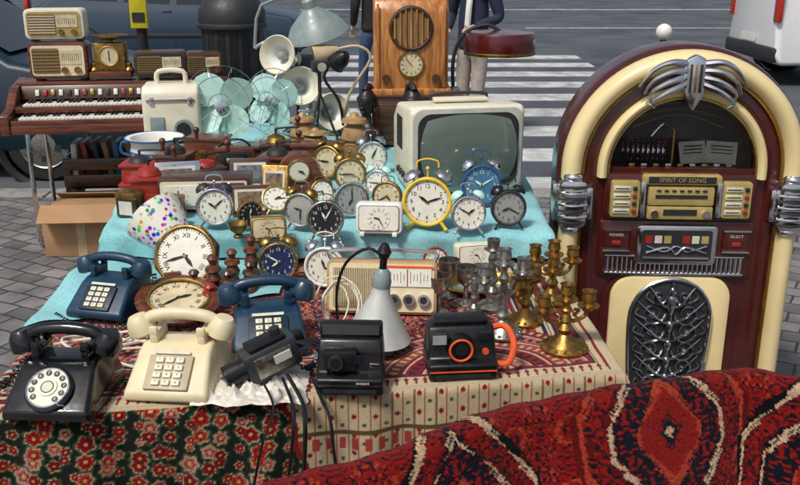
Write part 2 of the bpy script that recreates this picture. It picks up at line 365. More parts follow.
# ---------------------------------------------------------------- tables and cloths
b=B('market_table')
b.extr([(-.9,1.73),(.5,1.95),(.5,2.7),(-.93,2.7)],.665,.695,W_LT)
for x,y in ((-.85,1.8),(.44,2.02),(.44,2.6),(-.88,2.6)): b.box((x,y,.33),(.05,.05,.665),W_LT,.004)
b.box((-.2,2.6,.3),(1.3,.04,.06),W_LT); b.done()
b=B('trestle_table')
b.extr([(-.92,2.74),(.45,2.74),(.48,4.6),(-1.2,4.6)],.76,.79,W_LT)
for x,y in ((-.85,2.8),(.4,2.8),(.4,4.5),(-1.1,4.5)): b.box((x,y,.38),(.05,.05,.76),W_LT,.004)
b.done()
def lin(*c): return np.array([ (x/255)**2.2 for x in c])
def clothcol(U,t,W):
    C=np.zeros(U.shape+(3,))
    cream=lin(200,182,148); red=lin(132,24,26); brick=lin(158,62,54); navy=lin(26,34,58); teal=lin(50,98,112); dkg=lin(26,30,22); pink=lin(180,98,88)
    k=.0042; t1=tile(11,9,4); t2=tile(5,7,4); t3=tile(21,11,5)
    tt=np.minimum(t,(W-U)*1.0)
    arc=np.hypot(U-(W-.33),t-.02)
    pal=np.array([brick,red,pink,navy]); C[:]=pal[samp(t1,U,t,k)]
    pal2=np.array([brick,brick,cream*.75,red,navy])
    sel=(tt>.22); C[sel]=pal2[samp(t3,U,t,k)][sel]
    def band(a,bb,col): 
        s=(tt>=a)&(tt<bb); C[s]=col[s] if isinstance(col,np.ndarray) and col.ndim==3 else col
    base=np.broadcast_to(cream,C.shape).copy()
    per=.022; ph=(U%per)/per
    mot=(np.abs(ph-.5)<.14)&((tt>.006)&(tt<.036))|((np.abs(ph-.5)+np.abs(tt-.03)/.05<.30))
    base[mot]=red
    band(-.02,.045,base)
    band(.045,.05,navy); band(.05,.058,red)
    b2=np.array([red,red,navy,cream])[samp(t2,U,tt,.005)]; band(.058,.115,b2)
    band(.115,.121,cream); band(.121,.13,navy); band(.13,.137,cream)
    b3=np.broadcast_to(brick,C.shape).copy(); b3[((U+tt*.6)%.03<.006)]=cream; band(.137,.165,b3)
    band(.165,.172,navy); band(.172,.178,cream)
    st=(np.floor((tt)/.012)%3); s=(tt>.178)&(tt<.22); C[s]=np.array([red,cream*.85,teal])[st[s].astype(int)]
    for q in range(5):
        a0=.09+.045*q; s=(arc>a0)&(arc<a0+.045)&(tt>.062)
        C[s]=[pink,red,brick,pink,red][q]*.95
        s=(arc>a0)&(arc<a0+.005)&(tt>.062); C[s]=cream
        s=(arc>a0+.008)&(arc<a0+.012)&(tt>.062); C[s]=navy
        an=np.arctan2(t-.02,U-(W-.33)); s=(arc>a0+.018)&(arc<a0+.036)&(tt>.062)&(((an*a0/.02)%1)<.45); C[s]=navy if q%2 else cream*.8
    h=(t<-.0)
    b4=np.broadcast_to(lin(190,170,136),C.shape).copy()
    b4[((U%.05)<.004)]=lin(120,90,60); b4[((U%.05)>.024)&((U%.05)<.027)]=lin(150,60,50)
    fl=(((U%.05)-.014)**2+((t%.045)-.022)**2)<.006**2; b4[fl]=red
    fl=(((U%.05)-.038)**2+(((t+.02)%.045)-.022)**2)<.005**2; b4[fl]=lin(70,80,60)
    b4[(t<-.1)&(t>-.112)]=lin(90,70,50); b4[(t<-.12)&(t>-.15)&((U%.03)<.016)]=brick
    b5=np.broadcast_to(dkg,C.shape).copy()
    cs=.036
    gi=np.floor(U/cs).astype(int); gj=np.floor(t/cs).astype(int)
    best=np.full(U.shape,9.); bi=np.zeros(U.shape,int)
    for di in(-1,0,1):
        for dj in (-1,0,1):
            a=gi+di; c=gj+dj; hsh=(a*7349+c*9151)%1000/1000.; hs2=(a*3571+c*1237)%1000/1000.
            cx=(a+.2+.6*hsh)*cs; cy=(c+.2+.6*hs2)*cs; sz=(.55+.65*((a*17+c*31)%10)/10)*.8
            dx=U-cx; dy=t-cy; an=np.arctan2(dy,dx)
            d=np.hypot(dx,dy)/sz*(1+.13*np.cos(an*(5+(a+c)%3)+hsh*9))
            u=d<best; best=np.where(u,d,best); bi=np.where(u,(a*13+c*7)%5,bi)
    flc=np.array([lin(150,32,28),lin(176,110,95),lin(128,24,32),lin(165,62,50),lin(120,20,20)])
    b5[best<.027]=lin(55,78,52); b5[best<.0215]=lin(178,160,130); m_=best<.0192; b5[m_]=flc[bi[m_]]
    m_=(best<.012)&(best>.0085); b5[m_]=lin(80,12,16); b5[best<.004]=lin(195,160,80)
    edge=.66-.22*t+.006*np.sin(t*60)
    sel=h&(U>=edge); C[sel]=b4[sel]
    sel=h&(U<edge); C[sel]=b5[sel]
    sel=h&(np.abs(U-edge)<.006); C[sel]=lin(120,26,26)
    s=h&(t>-.012); C[s]=cream*.8
    return C
drape('kilim_tablecloth',[(-.92,1.715),(.52,1.94),(.47,2.76),(-.95,2.76)],.7,(.2,.3,.6,0),.0028,clothcol,wr=.0025,fold=.015,seed=1,bs=900)
tq=lin(146,206,211)
def turq(U,t,W):
    n=.9+.12*np.sin(U*9+t*7)+.04*np.sin(U*140)*np.sin(t*140)
    return np.clip(tq*n[...,None],0,1)
drape('turquoise_tablecloth',[(-.93,2.72),(.47,2.72),(.5,4.62),(-1.22,4.62)],.8,(.45,.4,.09,.3),.01,turq,wr=.005,fold=.026,seed=4,bs=500,bump=.3)
drape('turquoise_cloth',[(-.98,2.18),(-.34,2.42),(-.34,2.74),(-1.0,2.74)],.712,(.2,.0,.0,0),.008,turq,wr=.007,fold=.02,seed=9,bs=500,bump=.3)
ridge=[(-.62,1.17,.68),(-.42,1.28,.71),(-.197,1.397,.74),(0,1.483,.755),(.24,1.608,.778),(.495,1.673,.788),(.70,1.722,.80),(.84,1.665,.80),(1.05,1.62,.79),(1.3,1.6,.78)]
rp=[V(p) for p in ridge]; Q=[]
for i in range(len(rp)-1):
    a=rp[max(i-1,0)];b_=rp[i];c=rp[i+1];d=rp[min(i+2,len(rp)-1)]
    for k in range(40):
        t=k/40; Q.append(.5*((2*b_)+(c-a)*t+(2*a-5*b_+4*c-d)*t*t+(3*b_-a-3*c+d)*t**3))
Qa=np.array([tuple(q) for q in Q]); L_=np.concatenate([[0],np.cumsum(np.linalg.norm(np.diff(Qa,axis=0),axis=1))])
us=np.arange(0,L_[-1],.0024); RX=np.stack([np.interp(us,L_,Qa[:,i]) for i in range(3)],-1)
ker=np.ones(61)/61
dx=np.gradient(RX[:,0]);dy=np.gradient(RX[:,1]); ln=np.hypot(dx,dy); nx=dy/ln; ny=-dx/ln
nx=np.convolve(np.pad(nx,30,'edge'),ker,'valid'); ny=np.convolve(np.pad(ny,30,'edge'),ker,'valid')
vs=np.arange(-.14,.60,.0024); U,Vv=np.meshgrid(us,vs,indexing='ij')
rad=.028; ph=Vv/rad
off=np.where(Vv<0,-rad*np.sin(np.minimum(-ph,math.pi/2)),rad*np.sin(np.minimum(ph,math.pi/2)))
dz=np.where(np.abs(ph)<math.pi/2,rad*(1-np.cos(ph)),rad+(np.abs(Vv)-rad*math.pi/2))
extra=np.where(Vv>0,np.maximum(Vv-.04,0)*.42,-np.maximum(-Vv-.04,0)*.1)
wv=.014*np.minimum(dz/.1,1)*(np.sin(U*11+1)+.6*np.sin(U*23+Vv*6))
rgp=np.random.RandomState(5); pile=rgp.rand(*U.shape)*.0016
off=off+extra+wv+pile
dzz=dz*np.where(Vv>0,.91,1)
PX=RX[:,0][:,None]+nx[:,None]*off; PY=RX[:,1][:,None]+ny[:,None]*off; PZ=RX[:,2][:,None]-dzz+.004*np.sin(U*17)+.002*np.sin(U*60)+pile
def rugcol(U,v):
    red=lin(130,24,20); dred=lin(88,14,14); navy=lin(20,18,30); cream=lin(188,158,128); orange=lin(158,58,38); blk=lin(13,11,14); 
    k=.0048; ju=np.random.RandomState(9)
    u=np.floor((U+.0012*(ju.rand(*U.shape)-.5))/k)*k; w=np.floor((v+.0012*(ju.rand(*U.shape)-.5))/k)*k
    C=np.zeros(U.shape+(3,)); t1=tile(31,13,7); t2=tile(8,9,4)
    pal=np.array([red,red,navy,red,dred,red,orange]); C[:]=pal[samp(t1,u+1e-4,w+1e-4,k)]
    for (u0,v0,a,bb,inv) in ((.30,.16,1,1,0),(.80,.20,1,1,1),(1.27,.10,.9,1,0),(1.66,.2,.9,1,1),(2.1,.15,1,1,0)):
        du=np.abs(u-u0)*a; dv=np.abs(w-v0)*bb
        zig=.008*(np.floor((du+dv)/.016)%2)
        d=du+dv*.75+zig
        d=np.maximum(d,du*1.25)
        def put(c0,c1,col):
            s=(d>=c0)&(d<c1); C[s]=col[s] if getattr(col,'ndim',1)==3 else col
        put(0,.235,blk if inv else dred)
        put(.208,.219,cream if inv else orange); put(.155,.208,np.array([red,navy,red,dred])[samp(t2,u-u0+1e-4,w-v0+1e-4,k)])
        put(.142,.150,cream); put(.085,.142,np.array([navy,navy,red,navy])[samp(t2.T,u-u0+.01,w-v0+1e-4,k)])
        put(.075,.085,orange); put(.03,.075,red); put(0,.03,navy); put(0,.010,cream)
    rn=np.random.RandomState(1); C*= (0.7+.5*rn.rand(*U.shape))[...,None]
    s=(v<-.10); C[s]=cream*.8
    return C
rug=sheet('persian_rug',np.stack([PX,PY,PZ],-1),rugcol(U,Vv),bump=.9,bs=700,sheen=.05,solid=.009)
b=B('wooden_trestle')
b.tube([(x,y,z-.04) for x,y,z in ridge],.02,W_LT,seg=8)
for i in (1,4,8):
    x,y,z=ridge[i]
    for s in (-1,1): b.cyl((x,y+.0,z-.05),(x+s*.05,y+.10+s*.06,0),.018,W_LT,seg=8)
b.done()
# ---------------------------------------------------------------- jukebox
def arch_sweep(b,sec,zc,zb,mt,m,n=40,arc=(180,0)):
    st=[(zb,(-1,0))]
    for i in range(n+1):
        a=math.radians(arc[0]+(arc[1]-arc[0])*i/n); st.append((zc,(math.cos(a),math.sin(a))))
    st.append((zb,(1,0)))
    vs=[];fs=[];k=len(sec)
    for z,(nx,nz) in st:
        for r,d in sec: vs.append((r*nx,z+r*nz,d))
    for i in range(len(st)-1):
        for j in range(k): fs.append([i*k+j,i*k+(j+1)%k,(i+1)*k+(j+1)%k,(i+1)*k+j])
    fs.append(list(range(k))); fs.append([(len(st)-1)*k+j for j in range(k)][::-1])
    b.add(vs,fs,mt,m)
def hr(r0,r1,h,base=-.1,n=8):
    c=(r0+r1)/2;w=(r1-r0)/2
    return [(r1,base)]+[(c+w*math.cos(math.pi*i/n),h*math.sin(math.pi*i/n)) for i in range(n+1)]+[(r0,base)]
b=B('jukebox'); m=FR; ZC=.955
DISPB=mat('jukebox_recess',(.03,.025,.03),.5,var=.5,vs=9)
def archpoly(r): return [(-r,.02)]+[(r*math.cos(math.radians(180-180*i/36)),ZC+r*math.sin(math.radians(180-180*i/36))) for i in range(37)]+[(r,.02)]
b.extr(archpoly(.40),-.19,-.11,MAROON,m)
b.extr(archpoly(.34),-.40,-.188,MAROON,m,bev=.01)
arch_sweep(b,[(.405,-.186),(.408,-.05),(.404,-.02),(.397,-.01),(.388,-.02),(.385,-.12)],ZC,.02,MAROON,m)
arch_sweep(b,hr(.328,.394,.048),ZC,.14,TUBE,m)
arch_sweep(b,[(.331,-.1),(.331,.012),(.326,.02),(.320,.012),(.320,-.1)],ZC,.14,GOLD,m)
arch_sweep(b,[(.321,-.1),(.321,.0),(.29,.006),(.277,.0),(.277,-.11)],ZC,.14,MAROON,m)
arch_sweep(b,hr(.243,.278,.028),ZC,.93,TUBE,m)
arch_sweep(b,[(.244,-.1),(.244,.014),(.238,.014),(.236,-.1)],ZC,.94,GOLD,m)
b.box((0,.49,-.055),(.56,.94,.11),MAROON,.0,m=m)
b.box((0,.075,-.03),(.80,.15,.10),MAROON,.01,m=m)
for s in (-1,1):
    b.box((s*.357,.15,.01),(.075,.07,.10),CHROME,.01,m=m)
    for i in range(4): b.box((s*.357,.125+.016*i,.062),(.078,.006,.006),CHROME,m=m)
    b.extr(rrect(.09,.16,.02,s*.358,.845),-.02,.060,CHROME,m,bev=.006)
    for i in range(7): b.tube([(s*.358-.046,.785+i*.020,.052),(s*.358,.785+i*.020,.072),(s*.358+.046,.785+i*.020,.052)],.0055,CHROME if i%2 else DARK,seg=6,m=m)
    b.box((s*.305,.845,.02),(.03,.11,.04),CHROME,.006,m=m); b.box((s*.410,.845,.0),(.03,.13,.05),CHROME,.008,m=m)
    for q in (-1,1): b.sph((s*.358,.845+q*.088,.03),(.033,.02,.03),CHROME,m=m,seg=12)
half=[(.24*math.cos(math.radians(180*i/24)),ZC+.24*math.sin(math.radians(180*i/24))) for i in range(25)]
b.add([(-.24,.94,-.105),(.24,.94,-.105)]+[(x,z,-.105) for x,z in half],[[0,1]+list(range(2,27))],DISPB,m)
b.box((0,.95,-.06),(.48,.012,.10),DARK,m=m)
for i in range(9): b.torus((-.185+i*.017,1.01,-.06),.045,.0025,CHROME,m=m,rot=(0,80,0),seg=20,k=5)
b.box((.05,1.0,-.07),(.1,.075,.004),LABEL,m=m,rot=(-20,18,0)); b.box((.145,1.0,-.07),(.1,.075,.004),LABEL,m=m,rot=(-20,-18,0))
for i in range(5):
    for s in (0,1): b.box((.05+s*.095,.975+i*.012,-.066),(.07,.003,.003),DARK,m=m,rot=(-20,18-36*s,0))
b.cyl((-.02,.955,-.06),(-.02,1.08,-.06),.006,GOLD,m=m); b.tube([(-.02,1.08,-.06),(-.06,1.10,-.05),(-.10,1.06,-.04)],.005,CHROME,m=m)
AGR=mat('recess_trim',(.25,.18,.08),.4,.5)
for i in range(3): b.tube([(-.15,1.08+.03*i,-.098),(0,1.125+.02*i,-.098),(.15,1.08+.03*i,-.098)],.003,AGR,m=m)
for i in range(9): b.box((-.16+i*.04,.966,-.02),(.02,.012,.01),[GOLD,CHROME][i%2],.002,m=m)
GL,nt,p=nodes('clear_glass'); p.inputs['Base Color'].default_value=(.9,.95,.95,1)
gl=nt.nodes.new('ShaderNodeBsdfGlossy'); gl.inputs['Roughness'].default_value=.03
tr=nt.nodes.new('ShaderNodeBsdfTransparent'); mxs=nt.nodes.new('ShaderNodeMixShader'); fn=nt.nodes.new('ShaderNodeFresnel'); fn.inputs['IOR'].default_value=1.5
nt.links.new(fn.outputs[0],mxs.inputs[0]); nt.links.new(tr.outputs[0],mxs.inputs[1]); nt.links.new(gl.outputs[0],mxs.inputs[2]); nt.links.new(mxs.outputs[0],nt.nodes['Material Output'].inputs['Surface'])
b.add([(-.24,.945,-.012),(.24,.945,-.012)]+[(x,z,-.012) for x,z in half],[[0,1]+list(range(2,27))],GL,m)
AG=mat('antique_gold_panel',(.52,.40,.14),.35,metal=.4,var=.2)
b.extr(rrect(.50,.155,.02,0,.865),-.01,.012,MAROON,m,bev=.004)
b.extr(rrect(.26,.034,.01,0,.927),.0,.03,AG,m,bev=.003); b.box((0,.927,.031),(.22,.022,.003),DARK,m=m)
b.text('SPIRIT OF SONG',.021,AG,m@T(0,.927,.0335))
for s in (-1,1):
    b.extr(rrect(.095,.125,.01,s*.183,.86),.0,.034,AG,m,bev=.004)
    for i in range(4):
        b.box((s*.183-.012,.82+i*.026,.036),(.055,.016,.004),LABEL,.001,m=m); b.box((s*.183-.012,.82+i*.026,.0385),(.045,.003,.001),DARK,m=m); b.box((s*.183+.03,.82+i*.026,.037),(.014,.014,.008),[RED,DARK][i%2],.002,m=m)
    b.box((s*.125,.86,.025),(.018,.12,.02),CHROME,.003,m=m)
b.extr(rrect(.215,.062,.006,0,.872),.0,.036,AG,m,bev=.003); b.box((0,.872,.037),(.17,.012,.003),DARK,m=m)
for i in range(7): b.box((-.075+i*.025,.892,.038),(.014,.006,.003),DARK,m=m)
b.extr(rrect(.215,.044,.006,0,.815),.0,.036,AG,m,bev=.003); b.box((0,.818,.037),(.11,.02,.003),DARK,m=m)
for i in (-1,1): b.cyl((i*.085,.815,.034),(i*.085,.815,.048),.012,CHROME,m=m)
b.extr(rrect(.52,.20,.015,0,.68),-.01,.010,MAROON,m,bev=.004)
b.extr(rrect(.27,.14,.015,0,.70),.0,.03,CHROME,m,bev=.006); b.extr(rrect(.235,.108,.01,0,.70),.02,.033,DARK,m)
for i in range(7): b.box((-.093+i*.031,.722,.034),(.024,.026,.002),[RED,LABEL,AG,DARK][i%4],m=m)
b.tube([(-.10,.675,.036),(-.03,.695,.036),(0,.67,.036),(.03,.695,.036),(.10,.675,.036)],.004,CHROME,m=m)
b.tube([(-.10,.70,.036),(-.04,.68,.036),(0,.70,.036),(.04,.68,.036),(.10,.70,.036)],.003,CHROME,m=m)
b.box((0,.658,.036),(.22,.008,.004),CHROME,m=m)
for s in (-1,1):
    b.extr(rrect(.085,.07,.006,s*.20,.715),.0,.022,MAROON,m,bev=.003)
    for q in (-1,1): b.box((s*.20,.715+q*.037,.018),(.09,.006,.02),CHROME,m=m)
    b.text('POWER' if s<0 else 'SELECT',.014,LABEL,m@T(s*.20,.732,.0235)); b.box((s*.20,.705,.024),(.03,.014,.008),RED,.002,m=m)
for i in range(29):
    x=-.224+i*.016; b.cyl((x,.598,.012),(x,.652,.012),.0062,CHROME,m=m,seg=8)
b.box((0,.595,.012),(.47,.008,.024),CHROME,.002,m=m); b.box((0,.656,.010),(.47,.006,.02),CHROME,.002,m=m)
b.extr(rrect(.41,.60,.08,0,.285,n=8),-.01,.022,TUBE,m,bev=.010)
b.extr(rrect(.47,.62,.10,0,.278,n=8),-.02,.008,MAROON,m)
gp=[(-.105,.03),(.105,.03),(.125,.2),(.138,.40),(.128,.49),(.08,.555),(0,.58),(-.08,.555),(-.128,.49),(-.138,.40),(-.125,.2)]
b.extr(gp,0,.036,DARK,m,bev=.004)
b.tube([(x,z,.036) for x,z in gp]+[(gp[0][0],gp[0][1],.036)],.008,CHROME,m=m,sub=3)
def spiral(cx,cy,r,turns,a0,sx):
    n=int(10*turns)+2; return [(cx+sx*r*(1-i/n*.85)*math.cos(a0+2*math.pi*turns*i/n),cy+r*(1-i/n*.85)*math.sin(a0+2*math.pi*turns*i/n),.040) for i in range(n+1)]
GRC=mat('grille_chrome',(.42,.42,.45),.18,1,var=.5,vs=30)
b.tube([(0,.04,.042),(0,.57,.042)],.007,GRC,m=m,sub=1)
for k,(cy,rr) in enumerate(((.07,.030),(.13,.036),(.19,.038),(.255,.042),(.32,.044),(.39,.046),(.455,.044),(.515,.028))):
    for s in (-1,1):
        b.tube(spiral(s*(.014+rr),cy,rr,1.6,math.pi,s),.0048,GRC,m=m,sub=2,seg=6,taper=.6)
        b.tube([(0,cy-.035,.040),(s*.03,cy-.025,.048),(s*(.02+rr*1.5),cy+.02,.045),(s*(.03+rr*1.9),cy+.045,.038)],.0075,GRC,m=m,seg=6,taper=.2)
        b.tube([(s*(.02+rr*1.4),cy-.02,.040),(s*(.03+rr*2.0),cy,.044),(s*(.025+rr*1.9),cy+.02,.04)],.005,GRC,m=m,seg=6,taper=.3)
        b.sph((s*(.014+rr),cy,.042),.008,GRC,m=m,seg=10)
    b.sph((0,cy+.02,.044),(.012,.022,.012),GRC,m=m,seg=12)
b.sph((0,.5,.044),(.016,.03,.014),GRC,m=m,seg=14)
b.extr([(-.032,1.325),(-.04,1.29),(-.03,1.21),(0,1.155),(.03,1.21),(.04,1.29),(.032,1.325),(0,1.34)],.02,.065,CHROME,m,bev=.008)
for i in range(3): b.box(((-1+i)*.016,1.265,.068),(.006,.09,.01),DARK if i!=1 else GOLD,.002,m=m)
for s in (-1,1):
    for q in range(4):
        b.tube([(s*.03,1.31-q*.022,.055),(s*.08,1.315-q*.030,.07),(s*.13,1.29-q*.034,.058),(s*(.17-q*.018),1.235-q*.022,.045)],.0125,CHROME,m=m,taper=.35,seg=8)
b.done((.935,2.92,0),-3)
# ---------------------------------------------------------------- telephones
def phone(name,loc,rz,body,kind,hs=None,s=1,keymat=None,hsrot=0):
    b=B(name); hs=hs or body
    prof=[(-.115,0),(-.118,.024),(-.035,.088),(-.005,.098),(.055,.098),(.095,.07),(.11,.02),(.11,0)]
    b.prism(prof,.2,body,bev=.009,taper=lambda z:.098-.22*z if z<.05 else .087-.12*(z-.05))
    nm=T(0,-.078,.0575)@R(37.6)
    if kind=='rotary':
        b.lathe([(.052,-.004),(.052,.006),(.046,.010),(0,.010)],body,m=nm)
        b.lathe([(.044,.0105),(.044,.0125),(0,.0125)],IVORY,m=nm)
        for i in range(10):
            a=math.radians(-50+i*30); b.cyl((.034*math.cos(a),.034*math.sin(a),.0125),(.034*math.cos(a),.034*math.sin(a),.0138),.0066,DARK,m=nm,seg=12)
            b.text(str((i)%10),.009,INKW,nm@T(.034*math.cos(a),.034*math.sin(a),.0142))
        b.torus((0,0,.013),.0445,.002,CHROME,m=nm); b.lathe([(.021,.0125),(.02,.016),(0,.0165)],IVORY,m=nm); disc(b,.012,.0168,LABEL,nm); b.torus((0,0,.0168),.013,.001,INK,m=nm)
        b.tube([(.03,-.036,.014),(.036,-.042,.019),(.045,-.04,.012)],.0018,CHROME,m=nm)
    else:
        pm=mat(('cream' if body is CREAM else 'blue')+'_keypad_plate',(.46,.38,.24) if body is CREAM else (.006,.02,.035),.4)
        b.box((0,-.002,.001),(.10,.085,.010),pm,.003,m=nm)
        for i in range(3):
            for j in range(4):
                b.box(((i-1)*.023,(j-1.5)*.0185-.002,.008),(.018,.0135,.008),keymat or IVORY,.002,m=nm)
                b.text('123456789*0#'[i+(3-j)*3],.009,INK,nm@T((i-1)*.023,(j-1.5)*.0185-.002,.0124))
        b.box((0,.047,.004),(.08,.008,.003),LABEL,m=nm)
    for q in (-1,1):
        b.box((q*.055,.025,.108),(.02,.075,.03),body,.006); 
        for k in (-1,1): b.box((q*.055,.025+k*.032,.124),(.02,.012,.022),body,.004)
    hm=T(0,.025,.138)@R(0,0,hsrot); 
    b.tube([(-.085,0,-.004),(-.06,0,.012),(0,0,.019),(.06,0,.012),(.085,0,-.004)],.0145,hs,seg=14,m=hm)
    for q in (-1,1):
        mm=hm@T(q*.098,0,-.004)@R(0,q*18,0)
        b.lathe([(0,.016),(.02,.015),(.028,.004),(.033,-.016),(.033,-.028),(.024,-.034),(0,-.034)],hs,m=mm,seg=22)
    b.box((0,0,.002),(.19,.21,.008),DARK,.002)
    return b.done(loc,rz,sc_=s)
phone('rotary_telephone',(-.74,1.80,.703),-3,BAKE,'rotary',s=1.0)
phone('push_button_telephone',(-.505,1.885,.703),-5,CREAM,'keys',s=1.0,hsrot=2)
phone('push_button_telephone',(-.335,2.11,.703),10,TEAL,'keys',s=.98)
phone('push_button_telephone',(-.79,2.31,.715),-14,TEAL2,'keys',s=.88)
def cord(name,pts,r,mt,coil=None,sub=8):
    b=B(name)
    if coil:
        P=[V(p) for p in pts];Q=[]
        for i in range(len(P)-1):
            a=P[max(i-1,0)];bb=P[i];c=P[i+1];d=P[min(i+2,len(P)-1)]
            for k in range(coil):
                t=k/coil; Q.append(.5*((2*bb)+(c-a)*t+(2*a-5*bb+4*c-d)*t*t+(3*bb-a-3*c+d)*t**3))
        out=[]
        for i,q in enumerate(Q):
            d=(Q[min(i+1,len(Q)-1)]-Q[max(0,i-1)]).normalized(); u=d.cross(V((0,0,1))).normalized(); w=d.cross(u); a=i*.9
            out.append(q+(u*math.cos(a)+w*math.sin(a))*.006)
        b.tube(out,r,mt,seg=5,sub=1)
    else: b.tube(pts,r,mt,seg=6,sub=sub)
    return b.done()
cord('coiled_phone_cord',[(-.84,1.84,.78),(-.89,1.82,.72),(-.88,1.92,.712),(-.8,2.0,.712),(-.7,1.98,.712),(-.66,1.93,.712)],.0018,BAKE,coil=60)
cord('telephone_cable',[(-.42,2.0,.74),(-.46,2.05,.712),(-.58,2.05,.72),(-.68,2.08,.715),(-.76,2.10,.713),(-.86,2.06,.713),(-.88,1.98,.72),(-.80,1.96,.72),(-.70,2.02,.725),(-.62,2.1,.71)],.004,IVORY)
cord('telephone_cable',[(-.62,1.93,.71),(-.72,2.0,.716),(-.66,2.10,.73),(-.76,2.12,.713),(-.84,2.06,.73),(-.78,2.0,.725),(-.64,2.04,.713)],.0035,IVORY)
cord('coiled_phone_cord',[(-.24,2.16,.82),(-.2,2.1,.74),(-.2,2.0,.712),(-.22,1.93,.712),(-.28,1.97,.712)],.0018,TEAL,coil=60)
cord('coiled_phone_cord',[(-.68,2.34,.80),(-.66,2.24,.73),(-.72,2.18,.712),(-.85,2.19,.712),(-.93,2.25,.715)],.0018,TEAL,coil=60)
cord('black_cable',[(-.25,1.80,.76),(-.21,1.74,.72),(-.20,1.69,.69),(-.21,1.67,.55),(-.24,1.66,.45)],.005,BLACK)
cord('black_cable',[(-.26,1.80,.75),(-.23,1.73,.72),(-.225,1.685,.69),(-.245,1.665,.55),(-.30,1.65,.42)],.004,BLACK)
cord('black_cable',[(-.2,1.86,.72),(-.17,1.76,.715),(-.15,1.72,.69),(-.14,1.70,.6),(-.12,1.69,.45)],.004,BLACK)
cord('black_cable',[(-.30,1.78,.75),(-.27,1.72,.715),(-.29,1.665,.66),(-.33,1.64,.5),(-.4,1.62,.42)],.003,BLACK)
cord('black_cable',[(-.9,1.86,.715),(-.95,1.8,.70),(-.96,1.72,.62),(-.95,1.7,.5)],.004,BLACK)
# ---------------------------------------------------------------- clocks
alarm(.086,2.75,.803,.077,YEL,t=(10,12),rim=YEL,bellmat=CHROME,rz=-4)
alarm(.214,2.70,.803,.054,CHROME,rim=CHROME,t=(1,50),rz=6,bellmat=MINT)
alarm(.345,2.75,.803,.056,BLACK,bells=True,t=(8,20),rz=8,rim=DARK,bellmat=BLACK,face=FACE3)
alarm(.28,3.0,.803,.068,BLUE,face=mat('blue_dial',(.05,.16,.27),.3),ink=INKW,rim=BLUE,rz=4,bellmat=CHROME)
alarm(-.228,2.64,.80,.056,DARK,face=FACEB,ink=INKW,bells=False,t=(11,5),rim=SILVER)
alarm(-.158,2.86,.803,.056,CHROME,bells=False,t=(7,0),rz=10,face=FACE3,rim=CHROME)
alarm(-.044,2.92,.803,.050,BRASS,bells=False,t=(4,40),rz=-14,rim=BRASS,face=FACE2,num='r')
alarm(-.315,2.74,.803,.053,BRASS,bells=True,t=(9,30),rim=SILVER,rz=-16,face=FACE3,num=None)
alarm(-.415,2.90,.803,.046,CHROME,bells=False,t=(2,15),rim=GOLD,tilt=-35,rz=18,num='r',face=FACE)
alarm(-.182,3.2,.803,.058,BRASS,bells=True,t=(3,45),rim=BRASS,rz=5,face=FACE2)
alarm(-.08,3.12,.803,.045,MINT,bells=True,t=(3,45),rim=CHROME,rz=-15)
alarm(-.27,3.02,.803,.040,RED,bells=False,t=(5,45),rim=BRASS,face=FACE,rz=20,tilt=-20)
alarm(-.28,3.40,.803,.06,BRASS,bells=True,t=(8,45),rim=GOLD,rz=-25,face=FACE2,num='r')
alarm(-.11,3.48,.803,.06,CHROME,bells=True,t=(1,5),rim=CHROME,rz=15)
alarm(-.59,2.76,.803,.058,CHROME,face=FACE,bells=True,t=(10,8),rim=CHROME,rz=4,bellmat=DARK)
alarm(-.22,2.47,.703,.058,CHROME,bells=True,t=(11,20),rim=WHITE,bellmat=CHROME,rz=-4)
alarm(-.36,2.52,.703,.057,BLUE,face=mat('navy_dial',(.015,.025,.08),.3),ink=INKW,bells=True,t=(7,50),rim=BRASS,bellmat=BRASS,rz=6)
alarm(.108,2.60,.703,.037,RED,bells=False,handle=False,t=(12,30),rim=RED,rz=4)
alarm(-.475,2.74,.803,.040,BRASS,face=FACEB,ink=INKW,bells=False,t=(12,30),rim=BRASS,rz=24)
def squareclock(X,Y,Z,w,h,case,face,rz=0,ink=INK):
    b=B('table_clock'); b.m=T(0,0,h/2+.006)@R(-8)
    b.extr(rrect(w,h,.015),-.05,.0,case,FR,bev=.006); b.extr(rrect(w*.88,h*.82,.01),0,.003,CHROME,FR)
    b.extr(rrect(w*.84,h*.76,.01),0,.0045,face,FR); clockface(b,FR,h*.36,face,ink,'a',9,25,z=.0055)
    for s in (-1,1): b.box((s*w*.35,.0,-h/2),(.015,.04,.012),case,.003)
    b.done((X,Y,Z),rz)
squareclock(-.066,2.68,.803,.145,.098,WHITE,FACE,-4)
squareclock(-.40,2.62,.803,.11,.07,GOLD,FACE2,10)
squareclock(.24,2.66,.705,.13,.07,IVORY,FACE,12)
def picframe(loc,w,h,rz,mt,pic,tilt=-15):
    b=B('picture_frame'); b.m=T(0,0,h/2+.004)@R(tilt)
    b.extr(rrect(w,h,.006),-.008,.004,mt,FR,bev=.003); b.extr(rrect(w*.78,h*.72,.003),0,.006,LABEL,FR); b.extr(rrect(w*.62,h*.56,.002),0,.0072,pic,FR)
    b.cyl((0,.008,-h*.0),(0,h*.35,-h*.48),.003,DARK,seg=6); b.done(loc,rz)
PIC1=mat('sepia_photo',(.20,.13,.07),.3,var=.9,vs=45); PIC2=mat('grey_photo',(.14,.16,.18),.25,var=.9,vs=40)
picframe((-.50,2.90,.803),.13,.10,8,W_RED,PIC1); picframe((-.80,3.16,.803),.16,.12,14,CHROME,PIC2); picframe((-.44,3.06,.803),.10,.13,-10,BRASS,PIC1); picframe((-.55,3.22,.803),.15,.12,6,W_DK,PIC2)
